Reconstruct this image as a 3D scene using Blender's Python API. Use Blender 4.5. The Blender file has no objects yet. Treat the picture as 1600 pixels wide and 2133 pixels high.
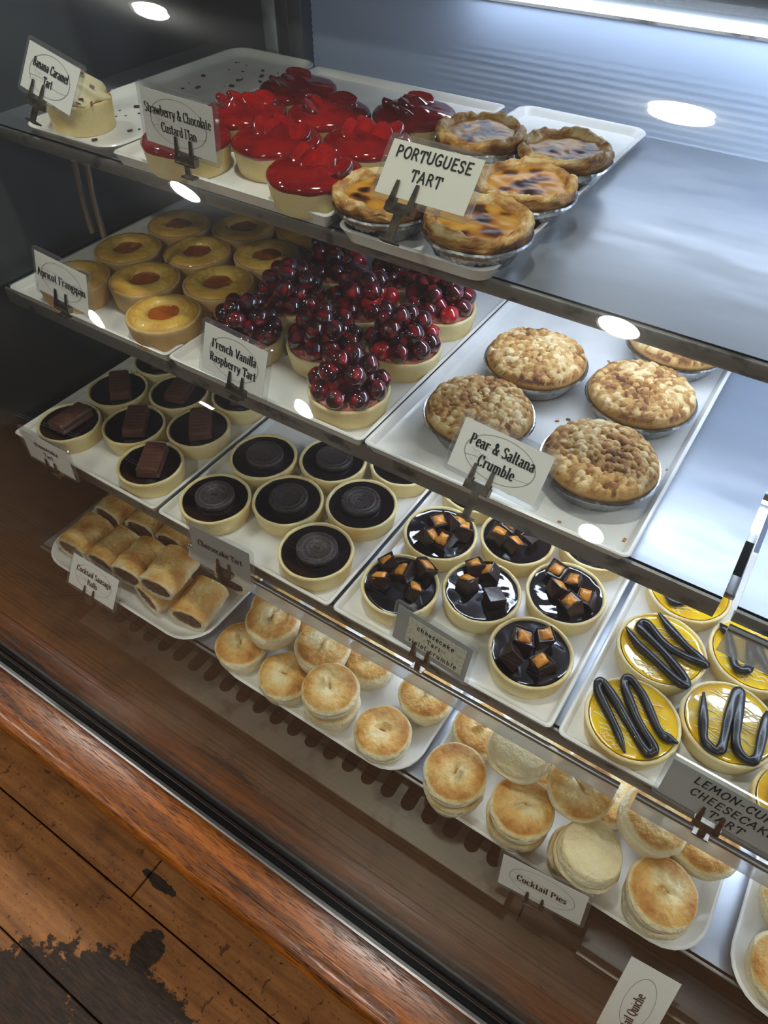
import bpy, bmesh, math, random
from mathutils import Vector, Matrix, noise
rnd = random.Random(11)
SC = bpy.context.scene
COL = SC.collection
PI = math.pi
CZ = 1.5          # eye height; the case is laid out relative to it

# ------------------------------------------------------------------ camera
R3 = ((0.8369922, 0.3981490, -0.3753950), (0.5472040, -0.6046637, 0.5787483), (0.0034403, -0.6898254, -0.7239675))
F_PX = 1509.22
cam_d = bpy.data.cameras.new('camera')
cam = bpy.data.objects.new('camera', cam_d)
COL.objects.link(cam)
cam.matrix_world = Matrix(((R3[0][0], -R3[0][1], -R3[0][2], 0), (R3[1][0], -R3[1][1], -R3[1][2], 0), (R3[2][0], -R3[2][1], -R3[2][2], CZ), (0, 0, 0, 1)))
cam_d.sensor_fit = 'VERTICAL'
cam_d.sensor_height = 36.0
cam_d.lens = F_PX / 2133 * 36.0
cam_d.clip_start = 0.02
SC.camera = cam

# ------------------------------------------------------------------ world, light levels, exposure
W = bpy.data.worlds.new('room_air')
SC.world = W
W.use_nodes = True
W.node_tree.nodes['Background'].inputs[0].default_value = (0.55, 0.60, 0.70, 1)
W.node_tree.nodes['Background'].inputs[1].default_value = 0.25
LAMP_E = 135.0       # ceiling downlight lenses
STRIP_E = 9.5       # visible strip light at the back of the case
SHELF_FILL_E = 14.0       # added strips, unseen under the shelves, to brighten the lower trays
kl = bpy.data.lights.new('kitchen_light', 'AREA'); kl.shape = 'RECTANGLE'; kl.size = .7; kl.size_y = .45; kl.energy = 9.0; kl.color = (.82, .90, 1.0)
kitchen = bpy.data.objects.new('kitchen_light', kl); COL.objects.link(kitchen)
kitchen.location = (.42, 1.12, CZ - .12); kitchen.rotation_euler = (-math.pi / 2, 0, 0)
SC.view_settings.view_transform = 'Standard'
SC.view_settings.look = 'None'
SC.view_settings.exposure = 1.15
SC.view_settings.gamma = 1.0
SC.view_settings.use_curve_mapping = False
SC.cycles.use_denoising = True
SC.cycles.max_bounces = 10
SC.cycles.transparent_max_bounces = 16
SC.cycles.glossy_bounces = 4
SC.cycles.diffuse_bounces = 4
SC.cycles.caustics_reflective = False
SC.cycles.caustics_refractive = False
SC.cycles.sample_clamp_indirect = 6.0

# ------------------------------------------------------------------ materials
def lin(h):
    v = [int(h[i:i + 2], 16) / 255 for i in (0, 2, 4)]
    return tuple(x / 12.92 if x <= .04045 else ((x + .055) / 1.055) ** 2.4 for x in v) + (1,)

def mat(name, col, rough=.5, metal=0., coat=0., spec=.5, var=None, bump=None, attr=None, sss=0, aniso=None, stretch=(1, 1, 1), emit=None, rvar=None):
    """var=(scale, colour2, lo, hi[, detail])  bump=(scale, strength, distance)  attr=(name, [(pos, colour)...])"""
    m = bpy.data.materials.new(name)
    m.use_nodes = True
    nt = m.node_tree
    N, Lk = nt.nodes, nt.links
    b = N['Principled BSDF']
    b.inputs['Base Color'].default_value = lin(col)
    b.inputs['Roughness'].default_value = rough
    b.inputs['Metallic'].default_value = metal
    b.inputs['Specular IOR Level'].default_value = spec
    if coat:
        b.inputs['Coat Weight'].default_value = coat
        b.inputs['Coat Roughness'].default_value = .04
    if sss:
        b.inputs['Subsurface Weight'].default_value = sss
        b.inputs['Subsurface Radius'].default_value = (.004, .002, .001)
        b.inputs['Subsurface Scale'].default_value = 1.0
    if emit:
        b.inputs['Emission Color'].default_value = lin(emit[0])
        b.inputs['Emission Strength'].default_value = emit[1]
    tc = N.new('ShaderNodeTexCoord')
    oi = N.new('ShaderNodeObjectInfo')
    mp = N.new('ShaderNodeMapping')
    mp.inputs['Scale'].default_value = stretch
    Lk.new(tc.outputs['Object'], mp.inputs['Vector'])
    ml = N.new('ShaderNodeVectorMath'); ml.operation = 'SCALE'
    ml.inputs[0].default_value = (7.1, 3.3, 5.7)
    Lk.new(oi.outputs['Random'], ml.inputs['Scale'])
    Lk.new(ml.outputs[0], mp.inputs['Location'])
    base = None
    if attr:
        at = N.new('ShaderNodeAttribute'); at.attribute_name = attr[0]
        rp = N.new('ShaderNodeValToRGB')
        el = rp.color_ramp.elements
        while len(el) < len(attr[1]):
            el.new(.5)
        for e, (p, c) in zip(el, attr[1]):
            e.position = p; e.color = lin(c)
        src = at.outputs['Fac']
        if len(attr) > 2:
            nz = N.new('ShaderNodeTexNoise'); nz.inputs['Scale'].default_value = attr[2]; nz.inputs['Detail'].default_value = 5
            Lk.new(mp.outputs[0], nz.inputs['Vector'])
            ma = N.new('ShaderNodeMath'); ma.operation = 'MULTIPLY_ADD'
            Lk.new(nz.outputs['Fac'], ma.inputs[0]); ma.inputs[1].default_value = attr[3]
            sb = N.new('ShaderNodeMath'); sb.operation = 'SUBTRACT'; Lk.new(at.outputs['Fac'], sb.inputs[0]); sb.inputs[1].default_value = attr[3] / 2
            Lk.new(sb.outputs[0], ma.inputs[2])
            src = ma.outputs[0]
        Lk.new(src, rp.inputs['Fac'])
        base = rp.outputs['Color']
    if var:
        nz = N.new('ShaderNodeTexNoise'); nz.inputs['Scale'].default_value = var[0]; nz.inputs['Detail'].default_value = var[4] if len(var) > 4 else 5
        Lk.new(mp.outputs[0], nz.inputs['Vector'])
        mr = N.new('ShaderNodeMapRange'); mr.inputs[1].default_value = var[2]; mr.inputs[2].default_value = var[3]
        Lk.new(nz.outputs['Fac'], mr.inputs[0])
        mx = N.new('ShaderNodeMix'); mx.data_type = 'RGBA'
        Lk.new(mr.outputs[0], mx.inputs['Factor'])
        if base: Lk.new(base, mx.inputs[6])
        else: mx.inputs[6].default_value = lin(col)
        mx.inputs[7].default_value = lin(var[1])
        base = mx.outputs[2]
    if base:
        Lk.new(base, b.inputs['Base Color'])
    if rvar:
        nz = N.new('ShaderNodeTexNoise'); nz.inputs['Scale'].default_value = rvar[0]; nz.inputs['Detail'].default_value = 6
        Lk.new(mp.outputs[0], nz.inputs['Vector'])
        mr = N.new('ShaderNodeMapRange'); mr.inputs[1].default_value = .3; mr.inputs[2].default_value = .7
        mr.inputs[3].default_value = rvar[1]; mr.inputs[4].default_value = rvar[2]
        Lk.new(nz.outputs['Fac'], mr.inputs[0]); Lk.new(mr.outputs[0], b.inputs['Roughness'])
    if bump:
        nz = N.new('ShaderNodeTexNoise'); nz.inputs['Scale'].default_value = bump[0]; nz.inputs['Detail'].default_value = 4
        Lk.new(mp.outputs[0], nz.inputs['Vector'])
        bp = N.new('ShaderNodeBump'); bp.inputs['Strength'].default_value = bump[1]; bp.inputs['Distance'].default_value = bump[2]
        Lk.new(nz.outputs['Fac'], bp.inputs['Height']); Lk.new(bp.outputs[0], b.inputs['Normal'])
    return m

def glass_mat(name, tint, r0=.04, haze=0., haze_col='ffffff', rough=0., smear=0., trans=1.):
    """clear sheet: what passes straight through plus a mirror part that grows towards grazing angles"""
    m = bpy.data.materials.new(name); m.use_nodes = True
    nt = m.node_tree; N, Lk = nt.nodes, nt.links
    N.clear()
    out = N.new('ShaderNodeOutputMaterial')
    tr = N.new('ShaderNodeBsdfTransparent'); tr.inputs[0].default_value = lin(tint)
    gl = N.new('ShaderNodeBsdfGlossy'); gl.inputs['Roughness'].default_value = rough; gl.inputs['Color'].default_value = (1, 1, 1, 1)
    ge = N.new('ShaderNodeNewGeometry')
    dt = N.new('ShaderNodeVectorMath'); dt.operation = 'DOT_PRODUCT'
    Lk.new(ge.outputs['Incoming'], dt.inputs[0]); Lk.new(ge.outputs['Normal'], dt.inputs[1])
    ab = N.new('ShaderNodeMath'); ab.operation = 'ABSOLUTE'; Lk.new(dt.outputs['Value'], ab.inputs[0])
    om = N.new('ShaderNodeMath'); om.operation = 'SUBTRACT'; om.inputs[0].default_value = 1; Lk.new(ab.outputs[0], om.inputs[1])
    pw = N.new('ShaderNodeMath'); pw.operation = 'POWER'; Lk.new(om.outputs[0], pw.inputs[0]); pw.inputs[1].default_value = 5
    fr = N.new('ShaderNodeMath'); fr.operation = 'MULTIPLY_ADD'; Lk.new(pw.outputs[0], fr.inputs[0]); fr.inputs[1].default_value = 1 - r0; fr.inputs[2].default_value = r0
    mx = N.new('ShaderNodeMixShader'); Lk.new(fr.outputs[0], mx.inputs[0]); Lk.new(tr.outputs[0], mx.inputs[1])
    g = gl.outputs[0]
    if smear:
        g2 = N.new('ShaderNodeBsdfGlossy'); g2.inputs['Roughness'].default_value = .22
        mg = N.new('ShaderNodeMixShader'); mg.inputs[0].default_value = smear
        Lk.new(g, mg.inputs[1]); Lk.new(g2.outputs[0], mg.inputs[2]); g = mg.outputs[0]
    Lk.new(g, mx.inputs[2])
    s = mx.outputs[0]
    if haze:
        df = N.new('ShaderNodeBsdfDiffuse'); df.inputs[0].default_value = lin(haze_col)
        m2 = N.new('ShaderNodeMixShader'); m2.inputs[0].default_value = haze
        Lk.new(s, m2.inputs[1]); Lk.new(df.outputs[0], m2.inputs[2]); s = m2.outputs[0]
    Lk.new(s, out.inputs[0])
    return m

def emit_mat(name, col, strength):
    m = bpy.data.materials.new(name); m.use_nodes = True
    N = m.node_tree.nodes; N.clear()
    o = N.new('ShaderNodeOutputMaterial'); e = N.new('ShaderNodeEmission')
    e.inputs[0].default_value = lin(col); e.inputs[1].default_value = strength
    m.node_tree.links.new(e.outputs[0], o.inputs[0])
    return m

M = {}
M['melamine'] = mat('white_melamine', 'e9e7e2', .22, var=(30, 'dcdad6', .45, .75))
M['steel'] = mat('brushed_steel', 'b6bac0', .42, .8, var=(9, 'a4a9b0', .35, .7), stretch=(.25, 1, 1), rvar=(40, .32, .52), bump=(260, .06, .0004))
M['steel_edge'] = mat('worn_steel_edge', '8d8b86', .45, .7, var=(60, '55514a', .54, .66, 8), stretch=(.6, 1, 1))
M['dark_steel'] = mat('dull_dark_steel', '5d6164', .45, .35, var=(6, '464a4d', .4, .7), stretch=(1, 1, .4), bump=(120, .05, .0005))
M['base_steel'] = mat('stained_steel', '34322d', .36, .9, var=(14, '201e1b', .5, .72, 7), bump=(80, .05, .0006))
M['vent_steel'] = mat('vent_steel', '5c584f', .4, .85, var=(30, '3c3932', .5, .7, 7))
M['black_steel'] = mat('near_black_steel', '191918', .4)
M['black'] = mat('black_rubber', '0c0c0c', .35)
M['void'] = mat('dark_interior', '030302', .9, spec=.1)
M['chrome'] = mat('chrome_trim', 'a9a9a8', .3, 1., var=(25, '6d6a66', .55, .7), stretch=(.3, 1, 1))
M['clip'] = mat('clip_metal', '8a8276', .28, 1., var=(90, '4f4840', .45, .7))
M['card'] = mat('white_card', 'e4e2dc', .6)
M['card_grey'] = mat('grey_card', '9b9b99', .6)
M['card_cream'] = mat('cream_card', 'd9d6c8', .6)
M['card_old'] = mat('stained_card', 'c9c6b4', .6, var=(300, 'a5a08c', .5, .72))
M['ink'] = mat('black_ink', '070707', .5)
M['grey_ink'] = mat('grey_ink', '9d9b98', .6)
M['pale_ink'] = mat('pale_ink', 'c9c2bb', .6)
M['acrylic'] = glass_mat('clear_acrylic', 'f4f6f6', .05, .06, 'e8e4e8')
M['strip'] = glass_mat('ticket_strip_acrylic', 'eef0f2', .06, .34, 'd9d6d4')
M['glass'] = glass_mat('display_glass', 'f3f6f5', .04, .008, 'c9d2dc', smear=.05)
M['shell'] = mat('shortcrust', 'e6d39c', .64, var=(26, 'd2ad66', .46, .78, 8), bump=(420, .5, .0014))
M['shell_pale'] = mat('pale_shortcrust', 'e6d39a', .6, var=(30, 'cfae68', .52, .8), bump=(420, .25, .0006))
M['shell_baked'] = mat('baked_shortcrust', 'd2ae72', .58, var=(34, 'b98c4e', .42, .72), bump=(380, .5, .0014))
M['frangipane'] = mat('frangipane', 'd9ad4e', .34, coat=.5, attr=('tone', [(0, 'c48a30'), (.5, 'e2b048'), (1, 'ebc766')], 90, .5), bump=(300, .6, .0016))
M['jam'] = mat('apricot_jam', 'a8541a', .16, coat=.6, var=(160, 'b5651d', .45, .7), bump=(320, .35, .0012))
M['glaze'] = mat('red_glaze', '9a1815', .07, coat=.8, spec=.5, var=(45, '6e0a0c', .35, .7), bump=(70, .15, .0012))
M['strawberry'] = mat('strawberry', 'a4100f', .08, coat=1., attr=('tone', [(0, '3a0406'), (.4, '66080b'), (.75, '9c120f'), (1, 'b81f12')], 120, .3), bump=(330, .25, .0012))
M['berry'] = mat('dark_red_berry', '5a0610', .05, coat=1., spec=.7, attr=('tone', [(0, '1c0206'), (.5, '43060f'), (.85, '7c0b15'), (1, 'a81018')], 60, .35), bump=(180, .12, .001))
M['berry_bright'] = mat('bright_red_berry', 'b30f17', .05, coat=1., spec=.7, attr=('tone', [(0, '7d0811'), (.5, 'b00e16'), (1, 'd8201c')], 60, .3), bump=(180, .12, .001))
M['pink_custard'] = mat('pink_custard', 'e0918a', .25, coat=.5, var=(70, 'c04a44', .5, .7))
M['ganache'] = mat('dark_ganache', '140b0a', .06, coat=.8, var=(20, '1f1211', .4, .7), bump=(25, .25, .003))
M['choc'] = mat('milk_chocolate', '5a382b', .33, coat=.15, var=(80, '6b4535', .45, .75), bump=(150, .2, .001))
M['dark_choc'] = mat('dark_chocolate', '2b1713', .32, coat=.2, var=(120, '3d221a', .45, .7), bump=(260, .4, .001))
M['honeycomb'] = mat('honeycomb', 'cf8222', .34, coat=.3, var=(150, 'e29d3a', .45, .7), bump=(260, .7, .0016))
M['cookie'] = mat('black_cookie', '3a3130', .5, var=(200, '463c3a', .4, .7), bump=(500, .4, .0006))
M['curd'] = mat('lemon_curd', 'eac012', .12, coat=.7, var=(40, 'd69c06', .45, .7), bump=(120, .2, .0012))
M['curd_glint'] = mat('painted_curd_glint', 'f7ecba', .2, coat=.5)  # pale colour stands in for glints on the glossy curd
M['piping'] = mat('piped_chocolate', '15100f', .3, coat=.15, bump=(400, .25, .0008))
M['foil'] = mat('aluminium_foil', 'b9babb', .25, 1., var=(120, '8f9092', .45, .7), bump=(300, .3, .001))
M['flaky'] = mat('flaky_pastry', 'bb8337', .55, attr=('tone', [(0, '5c3410'), (.35, 'a26a29'), (.7, 'cd9a50'), (1, 'e8d097')], 190, .5), bump=(260, .8, .002), coat=.1)
M['egg_custard'] = mat('egg_custard', 'c98a1e', .36, coat=.0, attr=('tone', [(0, '2a1109'), (.3, '7b3f11'), (.6, 'c58420'), (1, 'e0b04c')], 90, .35), bump=(160, .3, .0010))
M['crumble'] = mat('crumble', 'd8b273', .7, attr=('tone', [(0, '4a2a10'), (.3, '94602a'), (.62, 'bf9452'), (1, 'e3cd9d')], 260, .5), bump=(620, .6, .0012))
M['crumb'] = mat('chocolate_crumb', '4a2b16', .6)
M['crumb_pale'] = mat('crumble_crumb', 'a9783c', .7)
M['puff'] = mat('puff_pastry', 'e3cf9d', .55, attr=('tone', [(0, 'efe6c9'), (.35, 'ead7a6'), (.6, 'dcb166'), (.82, 'c08236'), (1, '98591c')], 210, .34), bump=(190, .9, .003))
M['puff_side'] = mat('puff_pastry_side', 'e8dcb8', .6, var=(60, 'd9bf85', .48, .75), bump=(230, .5, .0014), stretch=(1, 1, 3))
M['meat'] = mat('sausage_meat', '4a3028', .6, var=(160, '7a5646', .42, .7), bump=(420, .9, .0022))
M['cream'] = mat('whipped_cream', 'efe2b6', .4, bump=(120, .2, .001))
M['slit'] = mat('pie_slit', 'b98a4c', .8)
M['wall'] = mat('painted_wall', '4a4038', .7)
M['ceil'] = mat('ceiling_paint', '6e665d', .8)
M['doorp'] = mat('twinwall_plastic', 'b9c6dc', .35, spec=.4)
_n = M['doorp'].node_tree; _t = _n.nodes.new('ShaderNodeBsdfTranslucent'); _t.inputs[0].default_value = lin('c3d2ee')
_x = _n.nodes.new('ShaderNodeMixShader'); _x.inputs[0].default_value = .45
_n.links.new(_n.nodes['Principled BSDF'].outputs[0], _x.inputs[1]); _n.links.new(_t.outputs[0], _x.inputs[2]); _n.links.new(_x.outputs[0], _n.nodes['Material Output'].inputs[0])
M['door_back'] = glass_mat('clear_rear_skin', 'e8eef4', .04)
M['lamp'] = emit_mat('downlight_glow', 'fff9f2', LAMP_E)
M['tube'] = emit_mat('cool_tube_glow', 'dfe9ff', STRIP_E)
M['fill_tube'] = emit_mat('added_shelf_fill_glow', 'dde8ff', SHELF_FILL_E)
M['trimring'] = mat('white_trim', 'd8d6d0', .4)

def wood_mat(name, c1, c2, c3, rough, coat, scale):
    m = mat(name, c1, rough, coat=coat)
    nt = m.node_tree; N, Lk = nt.nodes, nt.links
    b = N['Principled BSDF']; b.inputs['Specular IOR Level'].default_value = .4
    tc = N.new('ShaderNodeTexCoord')
    mp = N.new('ShaderNodeMapping'); mp.inputs['Scale'].default_value = (1.4, 18, 18)
    Lk.new(tc.outputs['Object'], mp.inputs['Vector'])
    n1 = N.new('ShaderNodeTexNoise'); n1.inputs['Scale'].default_value = scale; n1.inputs['Detail'].default_value = 9; n1.inputs['Roughness'].default_value = .65; n1.inputs['Distortion'].default_value = .6
    Lk.new(mp.outputs[0], n1.inputs['Vector'])
    rp = N.new('ShaderNodeValToRGB'); el = rp.color_ramp.elements
    el[0].position = .36; el[0].color = lin(c3); el[1].position = .68; el[1].color = lin(c1)
    e = el.new(.5); e.color = lin(c2)
    Lk.new(n1.outputs['Fac'], rp.inputs['Fac'])
    mp2 = N.new('ShaderNodeMapping'); mp2.inputs['Scale'].default_value = (50, 900, 900)
    Lk.new(tc.outputs['Object'], mp2.inputs['Vector'])
    n2 = N.new('ShaderNodeTexNoise'); n2.inputs['Scale'].default_value = 1.; n2.inputs['Detail'].default_value = 3
    Lk.new(mp2.outputs[0], n2.inputs['Vector'])
    mr = N.new('ShaderNodeMapRange'); mr.inputs[1].default_value = .52; mr.inputs[2].default_value = .62
    Lk.new(n2.outputs['Fac'], mr.inputs[0])
    mx = N.new('ShaderNodeMix'); mx.data_type = 'RGBA'; mx.blend_type = 'MULTIPLY'
    Lk.new(mr.outputs[0], mx.inputs['Factor']); Lk.new(rp.outputs['Color'], mx.inputs[6]); mx.inputs[7].default_value = (.25, .2, .18, 1)
    Lk.new(mx.outputs[2], b.inputs['Base Color'])
    bp = N.new('ShaderNodeBump'); bp.inputs['Strength'].default_value = .3; bp.inputs['Distance'].default_value = .0003; bp.invert = True
    Lk.new(mr.outputs[0], bp.inputs['Height']); Lk.new(bp.outputs[0], b.inputs['Normal'])
    return m
M['mahogany'] = wood_mat('varnished_mahogany', 'a25b16', '7b4510', '3e220a', .25, .0, 3.2)

def floor_mat():
    """old floorboards: orange varnish, worn black paint patches and specks, all fixed to the boards"""
    m = mat('old_floorboard', 'a06426', .45, spec=.35)
    nt = m.node_tree; N, Lk = nt.nodes, nt.links
    b = N['Principled BSDF']
    tc = N.new('ShaderNodeTexCoord')
    ge = N.new('ShaderNodeNewGeometry')
    def noise_n(scale, det, st=(1, 1, 1), rough=.6, dist=0):
        mp = N.new('ShaderNodeMapping'); mp.inputs['Scale'].default_value = st
        Lk.new(ge.outputs['Position'], mp.inputs['Vector'])
        n = N.new('ShaderNodeTexNoise'); n.inputs['Scale'].default_value = scale; n.inputs['Detail'].default_value = det
        n.inputs['Roughness'].default_value = rough; n.inputs['Distortion'].default_value = dist
        Lk.new(mp.outputs[0], n.inputs['Vector']); return n.outputs['Fac']
    def rng(s, a, c, lo=0., hi=1.):
        r = N.new('ShaderNodeMapRange'); r.inputs[1].default_value = a; r.inputs[2].default_value = c; r.inputs[3].default_value = lo; r.inputs[4].default_value = hi
        Lk.new(s, r.inputs[0]); return r.outputs[0]
    def math_n(op, a, c):
        k = N.new('ShaderNodeMath'); k.operation = op
        for i, v in enumerate((a, c)):
            if isinstance(v, (int, float)): k.inputs[i].default_value = v
            else: Lk.new(v, k.inputs[i])
        return k.outputs[0]
    def mixc(f, a, c):
        x = N.new('ShaderNodeMix'); x.data_type = 'RGBA'; Lk.new(f, x.inputs['Factor'])
        for i, v in ((6, a), (7, c)):
            if isinstance(v, str): x.inputs[i].default_value = lin(v)
            else: Lk.new(v, x.inputs[i])
        return x.outputs[2]
    g = noise_n(5, 8, (1, 12, 1), .65, .4)
    base = mixc(rng(g, .35, .68), '7c4f26', 'a8723a')
    blotch = noise_n(9, 5)
    base = mixc(rng(blotch, .5, .75, 0, .7), base, '55361c')
    # worn black paint patches: noise threshold that loosens around two scuffed spots
    sp = N.new('ShaderNodeSeparateXYZ'); Lk.new(ge.outputs['Position'], sp.inputs[0])
    def blob(cx, cy, rx, ry):
        dx = math_n('MULTIPLY', math_n('SUBTRACT', sp.outputs[0], cx), 1 / rx)
        dy = math_n('MULTIPLY', math_n('SUBTRACT', sp.outputs[1], cy), 1 / ry)
        return math_n('SUBTRACT', 1., math_n('SQRT', math_n('ADD', math_n('MULTIPLY', dx, dx), math_n('MULTIPLY', dy, dy)), 0.))
    bl = math_n('MAXIMUM', blob(-.50, -.045, .20, .085), blob(-.66, -.115, .12, .09))
    bl = math_n('MAXIMUM', bl, blob(-.535, .045, .035, .045))
    bl = math_n('MAXIMUM', bl, blob(-.60, .138, .05, .012))
    edge = noise_n(34, 8, (1, 1.2, 1), .7)
    f = math_n('ADD', bl, math_n('MULTIPLY', math_n('SUBTRACT', edge, .5), 1.5))
    patch = rng(f, .16, .22)
    worn = noise_n(70, 5, (.4, 3, 1))
    dark = mixc(rng(worn, .4, .7), '211810', '41301f')
    base = mixc(patch, base, dark)
    sp2 = noise_n(95, 3, (1, 1, 1), .5)
    base = mixc(rng(sp2, .66, .71, 0, .9), base, '2a170b')
    sp3 = noise_n(38, 4, (1, 1, 1), .6, .8)
    base = mixc(rng(sp3, .63, .68, 0, .75), base, '38200f')
    sp4 = noise_n(240, 2, (.5, 1, 1), .5)
    base = mixc(rng(sp4, .60, .72, 0, .45), base, '4a2c14')
    Lk.new(base, b.inputs['Base Color'])
    Lk.new(rng(patch, 0, 1, .46, .65), b.inputs['Roughness'])
    bp = N.new('ShaderNodeBump'); bp.inputs['Strength'].default_value = .4; bp.inputs['Distance'].default_value = .001
    Lk.new(math_n('SUBTRACT', g, patch), bp.inputs['Height']); Lk.new(bp.outputs[0], b.inputs['Normal'])
    return m
M['floor'] = floor_mat()

# ------------------------------------------------------------------ mesh helpers
def new_mesh(name, verts, faces, mats, smooth=True, fmat=None, angle=40, tone=None):
    me = bpy.data.meshes.new(name)
    me.from_pydata([tuple(v) for v in verts], [], faces)
    if not isinstance(mats, (list, tuple)): mats = [mats]
    for m in mats: me.materials.append(m)
    if fmat:
        me.polygons.foreach_set('material_index', fmat)
    bm = bmesh.new(); bm.from_mesh(me)
    bmesh.ops.recalc_face_normals(bm, faces=bm.faces)
    bm.to_mesh(me); bm.free()
    if tone is not None:
        a = me.attributes.new('tone', 'FLOAT', 'POINT')
        a.data.foreach_set('value', [max(0., min(1., t)) for t in tone])
    if smooth:
        me.shade_smooth()
        me.set_sharp_from_angle(angle=math.radians(angle))
    return me

def part(name, me, parent=None, loc=(0, 0, 0), rot=(0, 0, 0), label=None):
    o = bpy.data.objects.new(name, me)
    COL.objects.link(o)
    o.location = loc; o.rotation_euler = rot
    if parent: o.parent = parent
    if label: o['label'] = label
    return o

def tag(o, label, cat, group=None, kind=None):
    o['label'] = label; o['category'] = cat
    if group: o['group'] = group
    if kind: o['kind'] = kind
    return o

def thing(name, loc, rz=0, label='', cat='', group=None):
    o = bpy.data.objects.new(name, None); COL.objects.link(o)
    o.empty_display_size = .02
    o.location = (loc[0], loc[1], loc[2] + CZ); o.rotation_euler = (0, 0, rz)
    return tag(o, label, cat, group)

def struct(name, me, loc=(0, 0, 0)):
    o = part(name, me, None, loc); o['kind'] = 'structure'
    return o

def copy_tree(o, parent=None):
    c = o.copy(); COL.objects.link(c)
    c.parent = parent
    for ch in list(o.children): copy_tree(ch, c)
    return c

def dup(root, loc, rz, label, group=None):
    c = copy_tree(root)
    c.location = (loc[0], loc[1], loc[2] + CZ); c.rotation_euler = (0, 0, rz); c['label'] = label
    if group: c['group'] = group
    return c

class MB:
    """collects quads and boxes into one mesh"""
    def __init__(s): s.v = []; s.f = []; s.m = []
    def add(s, vs, fs, mi=0):
        b = len(s.v); s.v += [tuple(v) for v in vs]; s.f += [[i + b for i in f] for f in fs]; s.m += [mi] * len(fs)
    def box(s, x0, x1, y0, y1, z0, z1, mi=0, mx=None):
        vs = [Vector((x, y, z)) for x in (x0, x1) for y in (y0, y1) for z in (z0, z1)]
        if mx: vs = [mx @ v for v in vs]
        s.add(vs, [(0, 1, 3, 2), (4, 6, 7, 5), (0, 4, 5, 1), (2, 3, 7, 6), (0, 2, 6, 4), (1, 5, 7, 3)], mi)
    def mesh(s, name, mats, smooth=False, angle=40): return new_mesh(name, s.v, s.f, mats, smooth, s.m, angle)

def box_mesh(name, x0, x1, y0, y1, z0, z1, m, bevel=0., seg=2):
    bm = bmesh.new()
    vs = [bm.verts.new((x, y, z)) for x in (x0, x1) for y in (y0, y1) for z in (z0, z1)]
    for f in [(0, 1, 3, 2), (4, 6, 7, 5), (0, 4, 5, 1), (2, 3, 7, 6), (0, 2, 6, 4), (1, 5, 7, 3)]: bm.faces.new([vs[i] for i in f])
    bmesh.ops.recalc_face_normals(bm, faces=bm.faces)
    if bevel: bmesh.ops.bevel(bm, geom=bm.edges[:] + bm.verts[:], offset=bevel, segments=seg, affect='EDGES', profile=.5)
    me = bpy.data.meshes.new(name); bm.to_mesh(me); bm.free()
    me.materials.append(m)
    if bevel:
        me.shade_smooth(); me.set_sharp_from_angle(angle=math.radians(50))
    return me

def lathe(name, prof, m, n=48, fn=None, tone=None, angle=40):
    """revolve (r, z) points; r == 0 makes a pole; fn(a, r, z, k) may move a point"""
    V, Fc, T = [], [], []
    rings = []
    for k, (r, z) in enumerate(prof):
        if r <= 1e-9:
            p = (0, 0, z)
            if fn:
                q = fn(0, 0, z, k); p = (0, 0, q[1])
            rings.append([len(V)]); V.append(p); T.append(tone(0, 0, p[2]) if tone else 0)
        else:
            ring = []
            for i in range(n):
                a = 2 * PI * i / n
                rr, zz = fn(a, r, z, k) if fn else (r, z)
                ring.append(len(V)); V.append((rr * math.cos(a), rr * math.sin(a), zz))
                T.append(tone(rr * math.cos(a), rr * math.sin(a), zz) if tone else 0)
            rings.append(ring)
    for A, B in zip(rings, rings[1:]):
        for i in range(n):
            j = (i + 1) % n
            if len(A) == 1 and len(B) > 1: Fc.append([A[0], B[i], B[j]])
            elif len(B) == 1 and len(A) > 1: Fc.append([A[i], B[0], A[j]])
            elif len(A) > 1: Fc.append([A[i], B[i], B[j], A[j]])
    return new_mesh(name, V, Fc, m, True, None, angle, T if tone else None)

def resample(prof, step):
    out = [prof[0]]
    for (r0, z0), (r1, z1) in zip(prof, prof[1:]):
        k = max(1, int(math.hypot(r1 - r0, z1 - z0) / step + .5))
        for i in range(1, k + 1): out.append((r0 + (r1 - r0) * i / k, z0 + (z1 - z0) * i / k))
    return out

def catmull(pts, n):
    P = [Vector(p) for p in pts]; P = [P[0] * 2 - P[1]] + P + [P[-1] * 2 - P[-2]]
    out = []
    for i in range(1, len(P) - 2):
        for k in range(n):
            t = k / n
            out.append(.5 * ((2 * P[i]) + (P[i + 1] - P[i - 1]) * t + (2 * P[i - 1] - 5 * P[i] + 4 * P[i + 1] - P[i + 2]) * t * t + (3 * P[i] - P[i - 1] - 3 * P[i + 1] + P[i + 2]) * t ** 3))
    out.append(P[-2]); return out

def tube(name, pts, rad, m, n=10, flat=1.):
    V, Fc = [], []
    P = [Vector(p) for p in pts]
    for k, p in enumerate(P):
        t = (P[min(k + 1, len(P) - 1)] - P[max(k - 1, 0)]).normalized()
        s = t.cross(Vector((0, 0, 1)))
        if s.length < 1e-6: s = Vector((1, 0, 0))
        s.normalize(); u = s.cross(t)
        r = rad(k / (len(P) - 1)) if callable(rad) else rad
        for i in range(n):
            a = 2 * PI * i / n
            V.append(p + s * (r * math.cos(a)) + u * (r * flat * math.sin(a)))
    L = len(P)
    for k in range(L - 1):
        for i in range(n):
            j = (i + 1) % n
            Fc.append([k * n + i, k * n + j, (k + 1) * n + j, (k + 1) * n + i])
    Fc.append(list(range(n))[::-1]); Fc.append([(L - 1) * n + i for i in range(n)])
    return new_mesh(name, V, Fc, m, True, None, 70)

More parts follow.
